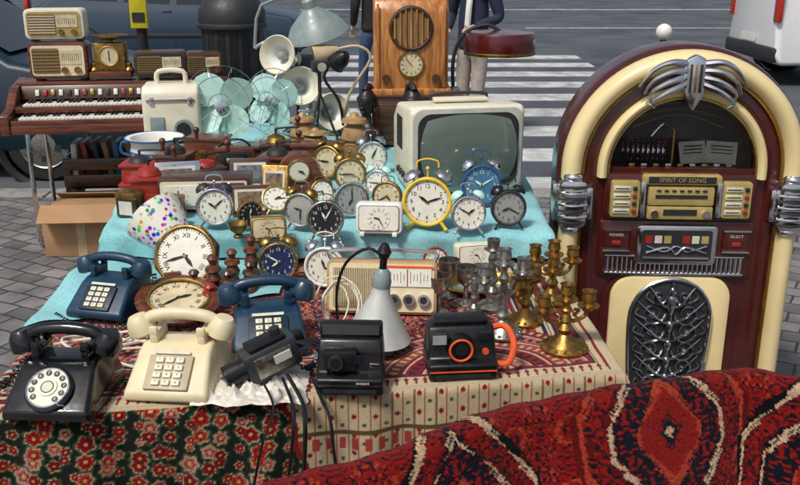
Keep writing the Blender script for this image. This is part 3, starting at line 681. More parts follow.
for x,y,r,mt in ((-.50,2.66,.032,BRASS),(-.34,2.96,.035,SILVER),(-.72,2.78,.035,BRASS),(-.02,2.78,.022,BRASS),(-.12,2.74,.02,RED)):
    b=B('small_bowl'); b.lathe([(0,0),(r*.5,0),(r*.5,.006),(r*.3,.012),(r*.8,.025),(r,.045),(r*.95,.045),(r*.7,.027),(0,.018)],mt); b.done((x,y,.803))
for x,y,h,mt in ((-.76,2.88,.07,RED),(-.90,2.90,.08,W_DK),(-.56,3.02,.06,W_RED)):
    b=B('tea_tin'); b.extr(rrect(.08,.06,.01),0,h,mt,bev=.003); b.extr(rrect(.083,.063,.01),h*.8,h+.004,BRASS,bev=.002); b.extr(rrect(.05,.002,.0008,0,-.031),.01,h*.7,LABEL); b.done((x,y,.803),rnd.uniform(-25,25))
b=B('wall_clock'); b.m=T(0,0,.093)@R(-24)
oc=[(.1*math.cos(math.radians(22.5+45*i)),.1*math.sin(math.radians(22.5+45*i))) for i in range(8)]
b.extr(oc,-.035,0,W_DK,FR,bev=.006); b.torus((0,0,.002),.086,.006,BRASS,m=FR); clockface(b,FR,.083,FACE,INK,'r',4,42,z=.003); b.done((-.625,2.48,.71),-6)
b=B('wooden_wall_clock'); b.lathe([(0,0),(.09,0),(.112,.012),(.115,.022),(.10,.030),(.085,.026),(.078,.018),(0,.018)],W_RED); 
b.torus((0,0,.027),.082,.005,GOLD); clockface(b,I,.076,FACE2,INK,'r',2,40,z=.022); b.box((0,.118,.014),(.05,.03,.02),W_RED,.005); b.done((-.60,2.27,.735),20,rx=14)
b=B('brass_tray'); b.m=M.Diagonal((1.25,.85,1,1)); b.lathe([(0,.004),(.075,.004),(.088,.012),(.098,.022),(.102,.020),(.09,.006),(.076,0),(0,0)],BRASS,seg=40); b.lathe([(0,.006),(.074,.006)],mat('mirror_glass',(.7,.7,.7),.05,1),seg=40)
b.torus((0,0,.021),.1,.004,GOLD,seg=40); b.done((.245,2.47,.705),8)
# ---------------------------------------------------------------- lamps / shades
SPOT,nt,p=nodes('spotted_shade'); N=nt.nodes;L=nt.links
tc=N.new('ShaderNodeTexCoord'); vo=N.new('ShaderNodeTexVoronoi'); vo.inputs['Scale'].default_value=64; L.new(tc.outputs['Object'],vo.inputs['Vector'])
lt=N.new('ShaderNodeMath'); lt.operation='LESS_THAN'; lt.inputs[1].default_value=.42; L.new(vo.outputs['Distance'],lt.inputs[0])
hs=N.new('ShaderNodeHueSaturation'); hs.inputs['Saturation'].default_value=1.6; hs.inputs['Value'].default_value=.75; L.new(vo.outputs['Color'],hs.inputs['Color'])
mx=N.new('ShaderNodeMix'); mx.data_type='RGBA'; mx.inputs['A'].default_value=(.75,.72,.62,1); L.new(lt.outputs[0],mx.inputs['Factor']); L.new(hs.outputs['Color'],mx.inputs['B']); L.new(mx.outputs['Result'],p.inputs['Base Color']); p.inputs['Roughness'].default_value=.4
b=B('spotted_lampshade'); b.m=T(0,0,.09)@R(0,-50,0)@R(-28)
b.lathe([(.012,-.105),(.026,-.102),(.033,-.085),(.062,-.02),(.084,.04),(.094,.08),(.092,.08),(.06,-.018),(.03,-.082),(0,-.085)],SPOT,seg=40)
b.cyl((0,0,-.125),(0,0,-.10),.014,BRASS); b.done((-.70,2.60,.745))
b=B('cone_desk_lamp')
b.lathe([(.085,.03),(.083,.033),(.024,.145),(.022,.165),(.020,.165),(.022,.143),(.081,.030)],mat('lamp_aluminium',(.66,.66,.60),.28,.35,var=.12),seg=40)
b.lathe([(.022,.163),(.024,.18),(.018,.205),(.012,.212),(.0,.214)],GREYP); b.cyl((0,0,.205),(0,0,.245),.009,BLACK); b.lathe([(.012,.24),(.018,.255),(.009,.275),(0,.28)],BLACK)
b.cyl((0,0,.10),(0,0,.0),.008,CHROME); b.lathe([(0,0),(.05,0),(.05,.008),(.02,.016),(0,.018)],GREYP)
b.tube([(0,0,.24),(-.04,.0,.26),(-.09,.03,.21),(-.11,.06,.12),(-.10,.08,.012)],.004,BLACK); b.done((-.06,2.06,.703),0,ry=5)
def lampmisc():
    b=B('grey_desk_lamp')
    b.lathe([(0,0),(.09,0),(.09,.015),(.03,.03),(0,.032)],GREYP); b.tube([(0,0,.02),(-.02,0,.25),(-.18,0,.42),(-.26,0,.40)],.009,GREYP,sub=3)
    b.tube([(-.26,0,.40),(-.22,0,.60),(-.02,0,.64)],.008,GREYP,sub=3)
    b.m=T(.03,0,.52)@R(12,-14,0)
    b.lathe([(.155,-.06),(.152,-.055),(.12,-.0),(.06,.05),(.035,.075),(.032,.11),(.02,.12),(0,.12)],GREYP,seg=40)
    b.lathe([(.152,-.06),(.118,-.004),(.05,.04),(0,.045)],WHITE,seg=40); b.sph((0,0,-.01),.03,WHITE); b.done((-.44,4.42,.8))
    b=B('horn_speaker')
    b.lathe([(0,0),(.08,0),(.08,.012),(.02,.025),(0,.025)],DARK); b.cyl((0,0,.02),(0,0,.5),.008,DARK)
    for z,sx,rz in ((.37,-.05,-20),(.225,.02,10),(.10,.14,35)):
        b.m=T(sx,-.06,z)@R(78,0,rz)
        b.lathe([(.092,.075),(.088,.078),(.060,.05),(.035,.0),(.024,-.06),(.038,-.065),(.038,-.11),(.03,-.12),(0,-.12)],IVORY,seg=32); b.lathe([(.086,.075),(.056,.046),(.03,.0),(0,-.02)],WHITE,seg=32); b.lathe([(.02,.0),(.022,.03),(.012,.045),(0,.048)],GREYP,seg=20)
        b.m=I.copy(); b.cyl((0,0,z),(sx,-.04,z),.008,CHROME)
    b.done((-.50,4.40,.8))
    b=B('red_table_lamp')
    LR=mat('lamp_red',(.085,.008,.008),.15,coat=.5)
    b.lathe([(0,0),(.08,0),(.08,.012),(.015,.02),(0,.02)],LR); b.tube([(0,0,.01),(-.02,0,.2),(-.02,0,.36),(.03,0,.47),(.13,0,.51),(.2,0,.48)],.009,DARK,sub=5)
    b.m=T(.2,0,.43)
    b.lathe([(.168,-.055),(.17,-.05),(.17,.035),(.165,.045),(.05,.055),(0,.055)],LR,seg=48); b.lathe([(.171,-.058),(.173,-.055),(.173,-.045),(.171,-.043)],BRASS,seg=48); b.lathe([(.16,-.05),(.16,.03),(0,.03)],WHITE,seg=48); b.done((.28,4.42,.8))
    b=B('beige_reading_lamp'); BG=mat('beige_lamp',(.5,.40,.24),.4)
    b.lathe([(0,0),(.06,0),(.06,.01),(0,.015)],BG); b.tube([(0,0,0),(.06,0,.2),(.16,0,.36),(.1,0,.42),(-.02,0,.4)],.007,BG)
    b.m=T(-.04,0,.39)@R(0,78,10); b.lathe([(.055,-.07),(.052,-.07),(.04,0),(.02,.05),(0,.06)],BG); b.done((-.30,4.32,.8))
    b=B('black_reading_lamp')
    b.lathe([(0,0),(.07,0),(.07,.012),(0,.018)],BLACK); b.tube([(0,0,0),(-.02,0,.16),(-.09,0,.28),(-.02,0,.38)],.007,BLACK)
    b.m=T(.0,-.02,.37)@R(30,50,0); b.lathe([(.05,-.05),(.047,-.05),(.04,0),(.02,.03),(0,.035)],BLACK); b.done((-.27,4.3,.8))
    b=B('tripod_light')
    for a in (90,210,330): b.cyl((0,0,.24),(.09*math.cos(math.radians(a)),.09*math.sin(math.radians(a)),0),.006,DARK,seg=8)
    b.cyl((0,0,.22),(0,0,.34),.008,DARK); b.box((0,-.01,.36),(.07,.05,.05),DARK,.008); b.cyl((0,-.03,.36),(0,-.05,.36),.02,CHROME); b.done((-.36,4.05,.8),20)
lampmisc()
# ---------------------------------------------------------------- cameras
def folding(loc,rz):
    b=B('folding_camera')
    b.box((0,0,.065),(.15,.045,.13),W_RED,.006); b.box((0,-.024,.065),(.12,.006,.1),DARK,.002)
    for i in range(5): b.box((0,-.03-i*.009,.065),(.085-i*.006,.007,.085-i*.006),BLACK,.001)
    b.box((0,-.078,.065),(.06,.008,.075),CHROME,.003); b.cyl((0,-.08,.065),(0,-.1,.065),.02,BRASS); b.cyl((0,-.1,.065),(0,-.101,.065),.015,GLASSD)
    b.tube([(-.06,0,.13),(-.03,0,.155),(.03,0,.155),(.06,0,.13)],.004,BLACK); b.box((0,-.05,.008),(.07,.07,.006),BLACK,.002); b.done(loc,rz)
folding((-.635,3.40,.803),8)
def pola(name,loc,rz,w,red):
    b=B(name)
    b.prism([(-.075,.0),(-.078,.04),(-.05,.046),(-.042,.095),(-.03,.118),(.03,.115),(.06,.07),(.065,0)],w,BLACK,bev=.006,taper=lambda z:w/2-(.004 if z>.05 else 0))
    b.box((0,-.077,.012),(w*.8,.004,.008),DARK); b.box((0,-.0785,.024),(w*.98,.002,.003),CHROME if not red else ORANGE)
    if red:
        b.cyl((-.005,-.03,.072),(-.005,-.066,.072),.034,BLACK,r1=.03,seg=32); b.torus((-.005,-.0665,.072),.026,.003,ORANGE,rot=(90,0,0)); b.cyl((-.005,-.06,.072),(-.005,-.068,.072),.014,GLASSD)
        b.box((-.055,-.05,.098),(.04,.022,.03),DARK,.003); b.box((-.055,-.062,.098),(.032,.003,.022),mat('flash_lens',(.3,.3,.29),.1)); b.box((.052,-.046,.1),(.03,.012,.022),GLASSD,.003); b.cyl((.055,-.045,.06),(.055,-.05,.06),.008,ORANGE)
        b.box((0,.0,.125),(w*.8,.05,.016),BLACK,.006)
        b.tube([(w/2,.02,.09),(w/2+.03,.0,.10),(w/2+.045,-.03,.07),(w/2+.03,-.05,.03),(w/2,-.03,.02)],.008,ORANGE,seg=8)
    else:
        b.box((-.02,-.05,.078),(.075,.03,.05),BLACK,.006); b.cyl((-.03,-.06,.078),(-.03,-.075,.078),.017,DARK); b.cyl((-.03,-.0751,.078),(-.03,-.0755,.078),.012,GLASSD)
        b.box((.02,-.066,.085),(.018,.003,.02),GLASSD); b.box((.0,.0,.132),(w*.95,.03,.035),BLACK,.006); b.box((0,-.016,.134),(w*.85,.002,.022),mat('flashbar',(.06,.06,.06),.15))
        b.box((.055,-.045,.062),(.022,.01,.012),CHROME,.002); b.text('instant',.011,INKW,T(0.03,-.0805,.034)@FR)
        b.box((-.08,.01,.06),(.01,.06,.012),CHROME,.002)
    b.done(loc,rz)
pola('instant_camera',(-.11,1.88,.703),-2,.150,False)
pola('instant_camera',(.14,1.955,.703),5,.160,True)
b=B('cine_camera'); b.m=T(0,0,.055)@R(0,-16,28)
b.box((0,0,0),(.13,.065,.075),mat('gunmetal',(.03,.033,.038),.3),.01); b.box((0,-.0,.042),(.09,.05,.014),BLACK,.004); b.cyl((-.065,0,0),(-.11,0,0),.026,BLACK); b.cyl((-.11,0,0),(-.112,0,0),.02,GLASSD)
b.box((.0,-.034,.0),(.09,.004,.05),SILVER,.001); b.box((.02,-.037,.005),(.04,.004,.02),LABEL); b.box((.075,0,.01),(.025,.03,.04),BLACK,.004); b.cyl((.03,.0,.04),(.03,0,.062),.012,DARK)
for i in range(3): b.tube([(.06,-.03,.02),(.09+.01*i,-.05,-.0),(.10,-.07-.01*i,-.05),(.06+.02*i,-.09,-.058)],.004,BLACK)
b.done((-.295,1.86,.72))
def crumple(name,cx,cy,z,rx,ry,h,mt,seed):
    b=B(name); vs=[];fs=[]; k=70
    for i in range(k):
        for j in range(k):
            u=i/(k-1)*2-1; v=j/(k-1)*2-1
            q=1-abs(noise.noise(V((u*2.2+seed,v*2.2,seed))))*2; q2=abs(noise.noise(V((u*6+seed,v*6,seed+3))))
            e=1+.22*noise.noise(V((u*2,v*2,seed+5)))+.06*noise.noise(V((u*7,v*7,seed+8)))
            edge=min(1,(1-max(abs(u),abs(v)))*3+.12)
            vs.append((cx+u*rx*e,cy+v*ry*e,z+(q**3*.5+q2*.35+.15)*h*edge+.003))
    for i in range(k-1):
        for j in range(k-1): fs.append([i*k+j,(i+1)*k+j,(i+1)*k+j+1,i*k+j+1])
    b.add(vs,fs,mt); b.done(ang=60)
crumple('plastic_bag',-.335,1.845,.70,.125,.085,.045,BAG,3)
crumple('newspaper_sheet',-.42,1.95,.70,.07,.06,.035,mat('printed_paper',(.5,.42,.3),.7,var=.6,vs=60),8)
# ---------------------------------------------------------------- portable radio
b=B('portable_radio'); b.m=T(0,0,.078)@R(-12)
b.extr(rrect(.30,.145,.015),-.06,0,W_LT,FR,bev=.004); b.extr(rrect(.285,.13,.01),0,.004,CREAM,FR)
b.box((-.065,.0,.005),(.13,.105,.004),GRILLE,m=FR)
for i in range(26): b.box((-.126+i*.0049,0,.008),(.002,.105,.003),CREAM,m=FR)
b.box((.075,.03,.006),(.12,.05,.004),FACE,m=FR)
for i in range(12): b.box((.025+i*.009,.03,.0085),(.0012,.03 if i%3==0 else .018,.001),INK,m=FR)
b.box((.07,.03,.009),(.002,.045,.002),RED,m=FR); b.box((.075,.058,.007),(.13,.006,.004),ORANGE,m=FR)
for x in (.035,.075,.115): b.cyl((x,-.03,.004),(x,-.03,.018),.016,CHROME,m=FR); b.cyl((x,-.03,.018),(x,-.03,.02),.010,DARK,m=FR)
b.tube([(-.14,.03,.07),(-.14,.03,.095),(0,.03,.10),(.14,.03,.095),(.14,.03,.07)],.006,CHROME,sub=3)
b.done((-.05,2.28,.703),-4)
for k in range(4):
    a=.036+.008*k; cord('earphone_cord',[(-.17+.02*math.sin(k)+a*math.cos(t*.9+k),2.2+.03*math.sin(t*.9+k)-.012*k*.3,.765+a*math.sin(t*.9+k)*1.2) for t in range(8)],.0022,IVORY,sub=5)
# ---------------------------------------------------------------- candlesticks
def candlestick(name,loc,h,rb,mt):
    b=B(name)
    b.lathe([(0,0),(rb,0),(rb,.008),(rb*.8,.014),(rb*.4,.022),(rb*.25,.04),(rb*.38,h*.25),(rb*.2,h*.32),(rb*.34,h*.45),(rb*.2,h*.55),(rb*.3,h*.72),(rb*.18,h*.8),(rb*.6,h*.86),(rb*.35,h*.88),(rb*.4,h),(rb*.3,h),(rb*.27,h*.93),(0,h*.92)],mt); b.done(loc)
def candelabra(loc,h,rb,mt,arms,rz=0):
    b=B('brass_candelabra' if mt is BRASS else 'silver_candelabra')
    b.lathe([(0,0),(rb,0),(rb,.006),(rb*.82,.014),(rb*.7,.012),(rb*.35,.03),(rb*.22,.04),(rb*.36,.055),(rb*.2,.07),(rb*.28,h*.45),(rb*.17,h*.55),(rb*.26,h*.62),(rb*.14,h*.68),(rb*.2,h*.75),(0,h*.76)],mt,seg=32)
    for i in range(16):
        a=i*math.pi/8; b.sph((rb*.9*math.cos(a),rb*.9*math.sin(a),.009),.005,mt,seg=8)
    def cup(x,y,z):
        b.lathe([(0,z-.01),(.010,z-.008),(.026,z),(.028,z+.004),(.014,z+.004),(.012,z+.01),(.018,z+.02),(.015,z+.038),(.019,z+.042),(.014,z+.042),(.011,z+.03),(0,z+.03)],mt,c=(x,y,0),seg=20)
    cup(0,0,h*.76)
    for k in range(arms):
        a=math.pi*2*k/arms; c,s=math.cos(a),math.sin(a)
        b.tube([(0,0,h*.5),(c*.02,s*.02,h*.42),(c*.05,s*.05,h*.48),(c*.06,s*.06,h*.62)],.0055,mt); b.tube([(c*.02,s*.02,h*.5),(c*.035,s*.035,h*.58),(c*.022,s*.022,h*.6)],.004,mt)
        cup(c*.06,s*.06,h*.62)
    b.done(loc,rz)
candelabra((.41,2.06,.703),.17,.060,BRASS,2,15)
candelabra((.335,2.23,.703),.16,.048,BRASS,2,60)
candelabra((.43,2.38,.703),.18,.048,BRASS,3,20)
candelabra((.265,2.15,.703),.25,.052,SILVER,2,30)
candlestick('silver_candlestick',(.255,2.33,.703),.2,.045,SILVER)
candlestick('silver_candlestick',(.20,2.25,.703),.14,.038,SILVER)
for x,y in ((.105,2.29),(.185,2.36),(.14,2.42)):
    b=B('silver_goblet'); b.lathe([(0,0),(.03,0),(.028,.005),(.008,.014),(.006,.05),(.012,.056),(.027,.07),(.032,.09),(.031,.11),(.029,.11),(.03,.09),(.024,.072),(0,.066)],SILVER); b.done((x,y,.703))
for x,y,h,mt in ((-.53,2.40,.13,W_RED),(-.575,2.36,.10,W_DK),(-.49,2.48,.12,W_RED),(-.485,2.38,.09,W_DK),(-.445,2.55,.14,W_RED),(-.52,2.30,.08,RED),(-.43,2.43,.10,W_DK)):
    b=B('pepper_mill'); b.lathe([(0,0),(.026,0),(.027,.01),(.016,h*.3),(.022,h*.45),(.014,h*.6),(.023,h*.68),(.02,h*.74),(.008,h*.78),(.012,h*.86),(.016,h*.92),(.01,h),(0,h*1.02)],mt); b.torus((0,0,h*.66),.02,.003,BRASS); b.done((x,y,.703))
# ---------------------------------------------------------------- television
b=B('television'); 
b.prism([(-.13,0),(-.15,.02),(-.15,.30),(-.13,.32),(.12,.30),(.20,.24),(.20,.04),(.16,0)],.42,IVORY,bev=.018)
m=T(0,-.15,.165)@FR
b.extr(rrect(.40,.295,.04,n=8),.0,.008,mat('tv_grey_bezel',(.42,.42,.37),.4),m,bev=.004)
b.extr(rrect(.365,.262,.05,n=8),.0,.012,DARK,m)
k=20; vs=[];fs=[]
for i in range(k):
    for j in range(k):
        u=i/(k-1)*2-1;v=j/(k-1)*2-1; q=1-.10*(u*u*v*v); x=u*math.sqrt(1-v*v*.12); y=v*math.sqrt(1-u*u*.16)
        vs.append((x*.176*q,y*.13*q,.013+.022*(1-(u*u+v*v)/2)))
for i in range(k-1):
    for j in range(k-1): fs.append([i*k+j,(i+1)*k+j,(i+1)*k+j+1,i*k+j+1])
b.add(vs,fs,SCREEN,m)
b.box((0,-.02,.325),(.2,.05,.014),IVORY,.005); b.tube([(-.1,0,.32),(-.09,0,.342),(.09,0,.342),(.1,0,.32)],.006,DARK)
for i in range(3): b.cyl((-.212,-.05+i*.05,.06),(-.222,-.05+i*.05,.06),.012,DARK)
for i in range(8): b.box((-.211,.0+i*.014,.2),(.003,.006,.12),DARK)
for s in (-1,1): b.box((s*.15,-.05,-.004),(.04,.12,.01),DARK)
b.done((.215,3.3,.81),10)
# ---------------------------------------------------------------- back tier bits
b=B('clock_radio'); b.box((0,0,.06),(.31,.12,.115),W_DK,.008); b.extr(rrect(.29,.095,.008,0,.06),.06,.064,IVORY,FR); b.box((-.06,-.066,.06),(.14,.004,.07),FACE); clockface(b,T(-.085,-.0685,.06)@FR,.032,FACE,INK,None,9,0); b.box((.075,-.067,.062),(.12,.006,.08),mat('purple_grille',(.10,.05,.10),.6)); b.cyl((.02,-.062,.03),(.02,-.078,.03),.012,CHROME)
b.done((-.665,3.0,.803),4)
b=B('chamber_pot'); b.lathe([(0,0),(.06,0),(.065,.008),(.085,.03),(.10,.07),(.095,.1),(.10,.115),(.118,.12),(.12,.125),(.098,.122),(.09,.1),(.095,.07),(.08,.03),(0,.015)],WHITE,seg=36); b.torus((0,0,.123),.119,.0035,BLUE); b.torus((0,0,.07),.101,.003,BLUE)
for s in (-1,1): b.tube([(s*.098,0,.1),(s*.135,0,.1),(s*.14,0,.06),(s*.1,0,.045)],.006,BLUE)
b.done((-1.0,3.62,.803))
def grinder(loc,rz,c,h=.16,metal=BRASS):
    b=B('coffee_grinder'); b.box((0,0,.01),(.14,.14,.016),c,.004); b.box((0,0,h*.38),(.115,.115,h*.6),c,.005); b.box((0,-.06,h*.25),(.08,.006,h*.28),c,.003); b.sph((0,-.068,h*.25),.008,metal,seg=10); b.box((0,0,h*.7),(.13,.13,.012),c,.004)
    b.lathe([(.04,h*.72),(.042,h*.76),(.034,h*.88),(.012,h*.96),(0,h*.97)],metal); b.cyl((0,0,h*.9),(0,0,h*1.1),.005,DARK); b.tube([(0,0,h*1.1),(.05,0,h*1.12),(.09,0,h*1.1)],.004,DARK); b.cyl((.09,0,h*1.1),(.09,0,h*1.1+.03),.008,W_RED); b.sph((.09,0,h*1.1+.035),.013,W_RED,seg=12); b.done(loc,rz)
grinder((-.865,3.02,.803),10,RED,.15,RED); grinder((-.86,3.38,.803),-8,W_RED,.15,DARK); grinder((-.72,3.25,.803),30,W_DK,.12,RED); grinder((-.98,3.32,.803),0,RED,.12,DARK)
grinder((-.47,3.38,.803),-12,W_RED,.14,DARK); grinder((-.5,3.58,.803),12,W_DK,.15,BRASS)
b=B('mantel_clock'); b.extr([(-.12,0),(-.12,.03),(-.09,.05),(-.06,.12),(-.03,.145),(.03,.145),(.06,.12),(.09,.05),(.12,.03),(.12,0)],-.035,.035,W_RED,FR,bev=.004); b.torus((0,.085,.036),.04,.004,BRASS,m=FR); clockface(b,T(0,-.036,.085)@FR,.038,IVORY,INK,None,3,20); b.done((-.37,3.22,.803),6)
for x,y,h in ((-.19,3.72,.19),(-.36,3.78,.12),(-.42,3.85,.17)):
    b=B('ceramic_jar'); b.lathe([(0,0),(.04,0),(.055,.03),(.06,h*.5),(.045,h*.75),(.03,h*.8),(.036,h*.85),(.055,h*.88),(.05,h*.95),(.02,h),(.012,h*1.08),(0,h*1.1)],mat('beige_glaze',(.36,.22,.09),.25,var=.4)); b.torus((0,0,h*.5),.06,.004,W_DK); b.done((x,y,.803))
b=B('ornament_box'); b.box((0,0,.05),(.2,.1,.10),W_RED,.006); b.box((0,0,.105),(.21,.11,.014),W_RED,.004); b.box((0,-.053,.05),(.03,.004,.03),BRASS,.001); b.done((-.33,3.56,.803),-5)
b=B('ornament_box'); b.box((0,0,.04),(.16,.12,.08),W_DK,.006); b.box((0,0,.085),(.17,.13,.012),W_DK,.004); b.box((0,-.063,.04),(.03,.004,.03),BRASS,.001); b.done((-.65,3.6,.803),15)
b=B('ornament_box'); b.box((0,0,.06),(.16,.12,.12),W_RED,.006); b.box((0,0,.125),(.17,.13,.012),W_RED,.004); b.box((0,-.063,.07),(.03,.004,.03),BRASS,.001); b.done((-.78,3.6,.803),-8)
def fan(loc,rz,r,mt,rx=-8):
    b=B('table_fan')
    b.lathe([(0,0),(.09,0),(.092,.015),(.06,.035),(.025,.045),(.018,.06),(.018,.10),(0,.10)],mt,seg=32)
    b.m=T(0,0,.10+r*.62)@R(rx)
    b.cyl((0,0,-.02-r*.55),(0,0.03,0),.014,mt)
    b.m=b.m@FR
    b.lathe([(0,-.14),(.035,-.13),(.05,-.09),(.048,-.03),(.02,-.01),(.015,.03),(0,.035)],mt)
    for i in range(4):
        q=M.Rotation(math.pi/2*i+.5,4,'Z'); vs=[];fs=[];nn=12;mm=8
        for a in range(nn):
            t=a/(nn-1); rr=.02+(r*.95-.02)*t; wd=r*.86*(math.sin(math.pi*min(1,.10+t*.86))**.6)
            for c in range(mm):
                s_=c/(mm-1)-.5; vs.append((rr,s_*wd+.06*r,s_*wd*.4+.004*t))
        for a in range(nn-1):
            for c in range(mm-1): fs.append([a*mm+c,(a+1)*mm+c,(a+1)*mm+c+1,a*mm+c+1])
        b.add(vs,fs,mt,q)
    b.lathe([(.03,.0),(.028,.03),(0,.038)],CHROME)
    for z,rr in ((.055,r*.3),(.05,r*.75),(.0,r*1.03)): b.torus((0,0,z),rr,.0018,CHROME,seg=40,k=5)
    for i in range(10):
        a=i*math.pi/5; c,s=math.cos(a),math.sin(a); b.tube([(0,0,.055),(c*r*.6,s*r*.6,.055),(c*r*.95,s*r*.95,.03),(c*r*1.03,s*r*1.03,0),(c*r*.9,s*r*.9,-.05)],.0012,CHROME,seg=4,sub=2)
    b.done(loc,rz)
fan((-.78,3.92,.803),6,.165,MINT); fan((-.58,4.10,.803),-22,.145,mat('pale_green_paint',(.42,.66,.60),.3))
b=B('film_projector'); b.prism([(-.1,0),(-.1,.27),(-.07,.3),(.08,.3),(.1,.27),(.1,0)],.24,IVORY,bev=.015); b.tube([(-.06,0,.30),(-.05,0,.35),(.05,0,.35),(.06,0,.30)],.011,IVORY,seg=10); b.box((0,-.102,.24),(.2,.006,.01),CHROME)
b.cyl((.05,-.1,.12),(.05,-.13,.12),.04,GREYP); b.cyl((.05,-.13,.12),(.05,-.135,.12),.03,DARK); b.box((-.06,-.103,.12),(.06,.008,.1),GREYP,.003)
for s in (-1,1): b.box((s*.08,-.104,.24),(.02,.01,.03),CHROME,.002)
b.done((-.99,3.92,.803),8)
# carved heads: chest, neck, jaw, face, brow, hair crest
EB=mat('ebony',(.016,.011,.009),.3,bump=.25,bs=80)
def bust(loc,h,rz):
    b=B('carved_bust'); s=h/.27; b.m=M.Scale(s,4)
    b.box((0,0,.012),(.09,.07,.024),EB,.004)
    b.m=M.Scale(s,4)@M.Diagonal((1,.62,1,1)); b.lathe([(.03,.022),(.055,.035),(.072,.06),(.066,.078),(.034,.092),(.022,.105),(.020,.135),(0,.136)],EB,seg=28)
    b.m=M.Scale(s,4)
    b.tube([(0,.006,.09),(0,.004,.12),(0,-.002,.15)],.019,EB,seg=14)
    b.lathe([(0,.128),(.012,.130),(.022,.142),(.030,.165),(.034,.19),(.031,.213),(.02,.228),(0,.233)],EB,seg=26)
    b.sph((0,.016,.196),(.033,.040,.036),EB,seg=22)
    b.sph((0,-.031,.176),(.006,.010,.016),EB,seg=12); b.sph((0,-.034,.168),(.009,.007,.005),EB,seg=12)
    b.sph((0,-.027,.155),(.011,.007,.0035),EB,seg=12); b.sph((0,-.026,.149),(.010,.007,.0035),EB,seg=12); b.sph((0,-.018,.137),(.010,.009,.008),EB,seg=12)
    b.box((0,-.027,.193),(.044,.012,.006),EB,.003)
    for q in (-1,1):
        b.sph((q*.013,-.028,.185),(.007,.004,.0035),EB,seg=10); b.sph((q*.034,.006,.178),(.004,.009,.014),EB,seg=10); b.torus((q*.037,.004,.158),.006,.0015,BRASS,rot=(0,90,0),seg=12,k=5)
    b.tube([(0,-.01,.232),(0,.012,.25),(0,.04,.24),(0,.055,.21),(0,.05,.18)],.013,EB,seg=10,taper=.7)
    for k in range(5): b.torus((0,.004+.001*k,.205+.006*k),.034-.0035*k,.0032,EB,seg=24,k=6)
    b.done(loc,rz)
bust((-.15,3.98,.803),.30,-28); bust((.055,3.80,.803),.33,22)
b=B('wooden_crate_box'); b.box((0,0,.115),(.40,.26,.22),W_RED,.008); b.box((0,-.133,.115),(.34,.006,.16),W_DK,.003); b.box((0,0,.228),(.42,.28,.012),W_RED,.004); b.done((.07,4.14,.803),2)
b=B('valve_radio'); b.prism([(-.11,.0),(-.11,.35),(-.08,.40),(.10,.40),(.11,.37),(.11,0)],.33,W_OR,bev=.014)
m=T(0,-.112,0)@FR
b.torus((0,.275,.002),.088,.010,W_DK,m=m); b.lathe([(.085,.0),(.085,.003),(0,.004)],GRILLE,c=(0,.275,0),m=m)
for a in range(-3,4): b.box((a*.024,.275,.008),(.007,2*math.sqrt(max(0,.084**2-(a*.024)**2)),.008),W_OR,m=m)
b.lathe([(.06,0),(.058,.008),(.05,.008),(.05,.002),(0,.002)],BRASS,c=(0,.12,0),m=m); disc(b,.05,.0045,FACE2,m@T(0,.12,0))
for i in range(12): b.box((0,.04,.006),(.0025,.01,.001),INK,m=m@T(0,.12,0)@R(0,0,i*30))
b.box((0,.015,.007),(.003,.05,.001),RED,m=m@T(0,.12,0)@R(0,0,40))
for s in (-1,1): b.cyl((s*.11,.06,.0),(s*.11,.06,.022),.018,W_DK,m=m); b.box((s*.145,.2,.004),(.012,.36,.008),W_OR,.002,m=m)
b.cyl((0,.035,0),(0,.035,.02),.012,W_DK,m=m); b.box((0,-.0,0),(.36,.26,.03),W_OR,.006)
b.done((.045,4.13,1.05),2)
# ---------------------------------------------------------------- electric organ
WK=mat('piano_white',(.7,.68,.6),.25)
b=B('electric_organ')
b.box((0,.0,.70),(1.2,.5,.05),W_RED,.006)
for s in (-1,1): b.prism([(-.26,.67),(-.26,.78),(-.12,.80),(.02,.90),(.25,.93),(.25,.67)],.05,W_RED,bev=.006,m=T(s*.6,0,0))
for z,y0 in ((.755,-.17),(.81,-.045)):
    b.box((0,y0+.04,z-.012),(1.14,.16,.02),DARK)
    for i in range(44):
        x=-.52+i*.0225; b.box((x,y0,z),(.0208,.12,.016),WK,.002)
        if i%7 not in (2,6): b.box((x+.011,y0+.025,z+.012),(.011,.07,.016),BLACK,.002)
    b.box((0,y0-.07,z-.02),(1.14,.015,.035),W_RED,.003)
b.box((0,.06,.86),(1.14,.02,.08),W_DK,.003,rot=(-20,0,0))
for i in range(22): b.box((-.48+i*.044,.045,.862),(.022,.012,.035),[WK,RED,BRASS,WK,DARK][i%5],.002,rot=(-20,0,0))
b.box((0,.17,.905),(1.2,.2,.035),W_RED,.006); b.box((0,.25,.78),(1.2,.02,.25),W_DK)
for s in (-1,1):
    b.tube([(s*.5,-.2,.68),(s*.5,-.22,.05),(s*.5,-.2,.0)],.014,CHROME,sub=1); b.tube([(s*.5,.2,.68),(s*.5,.22,.0)],.014,CHROME,sub=1); b.tube([(s*.5,-.22,.03),(s*.5,.22,.03)],.012,CHROME,sub=1)
b.tube([(-.5,.0,.03),(.5,.0,.03)],.01,CHROME,sub=1)
b.done((-1.62,5.25,0),8)
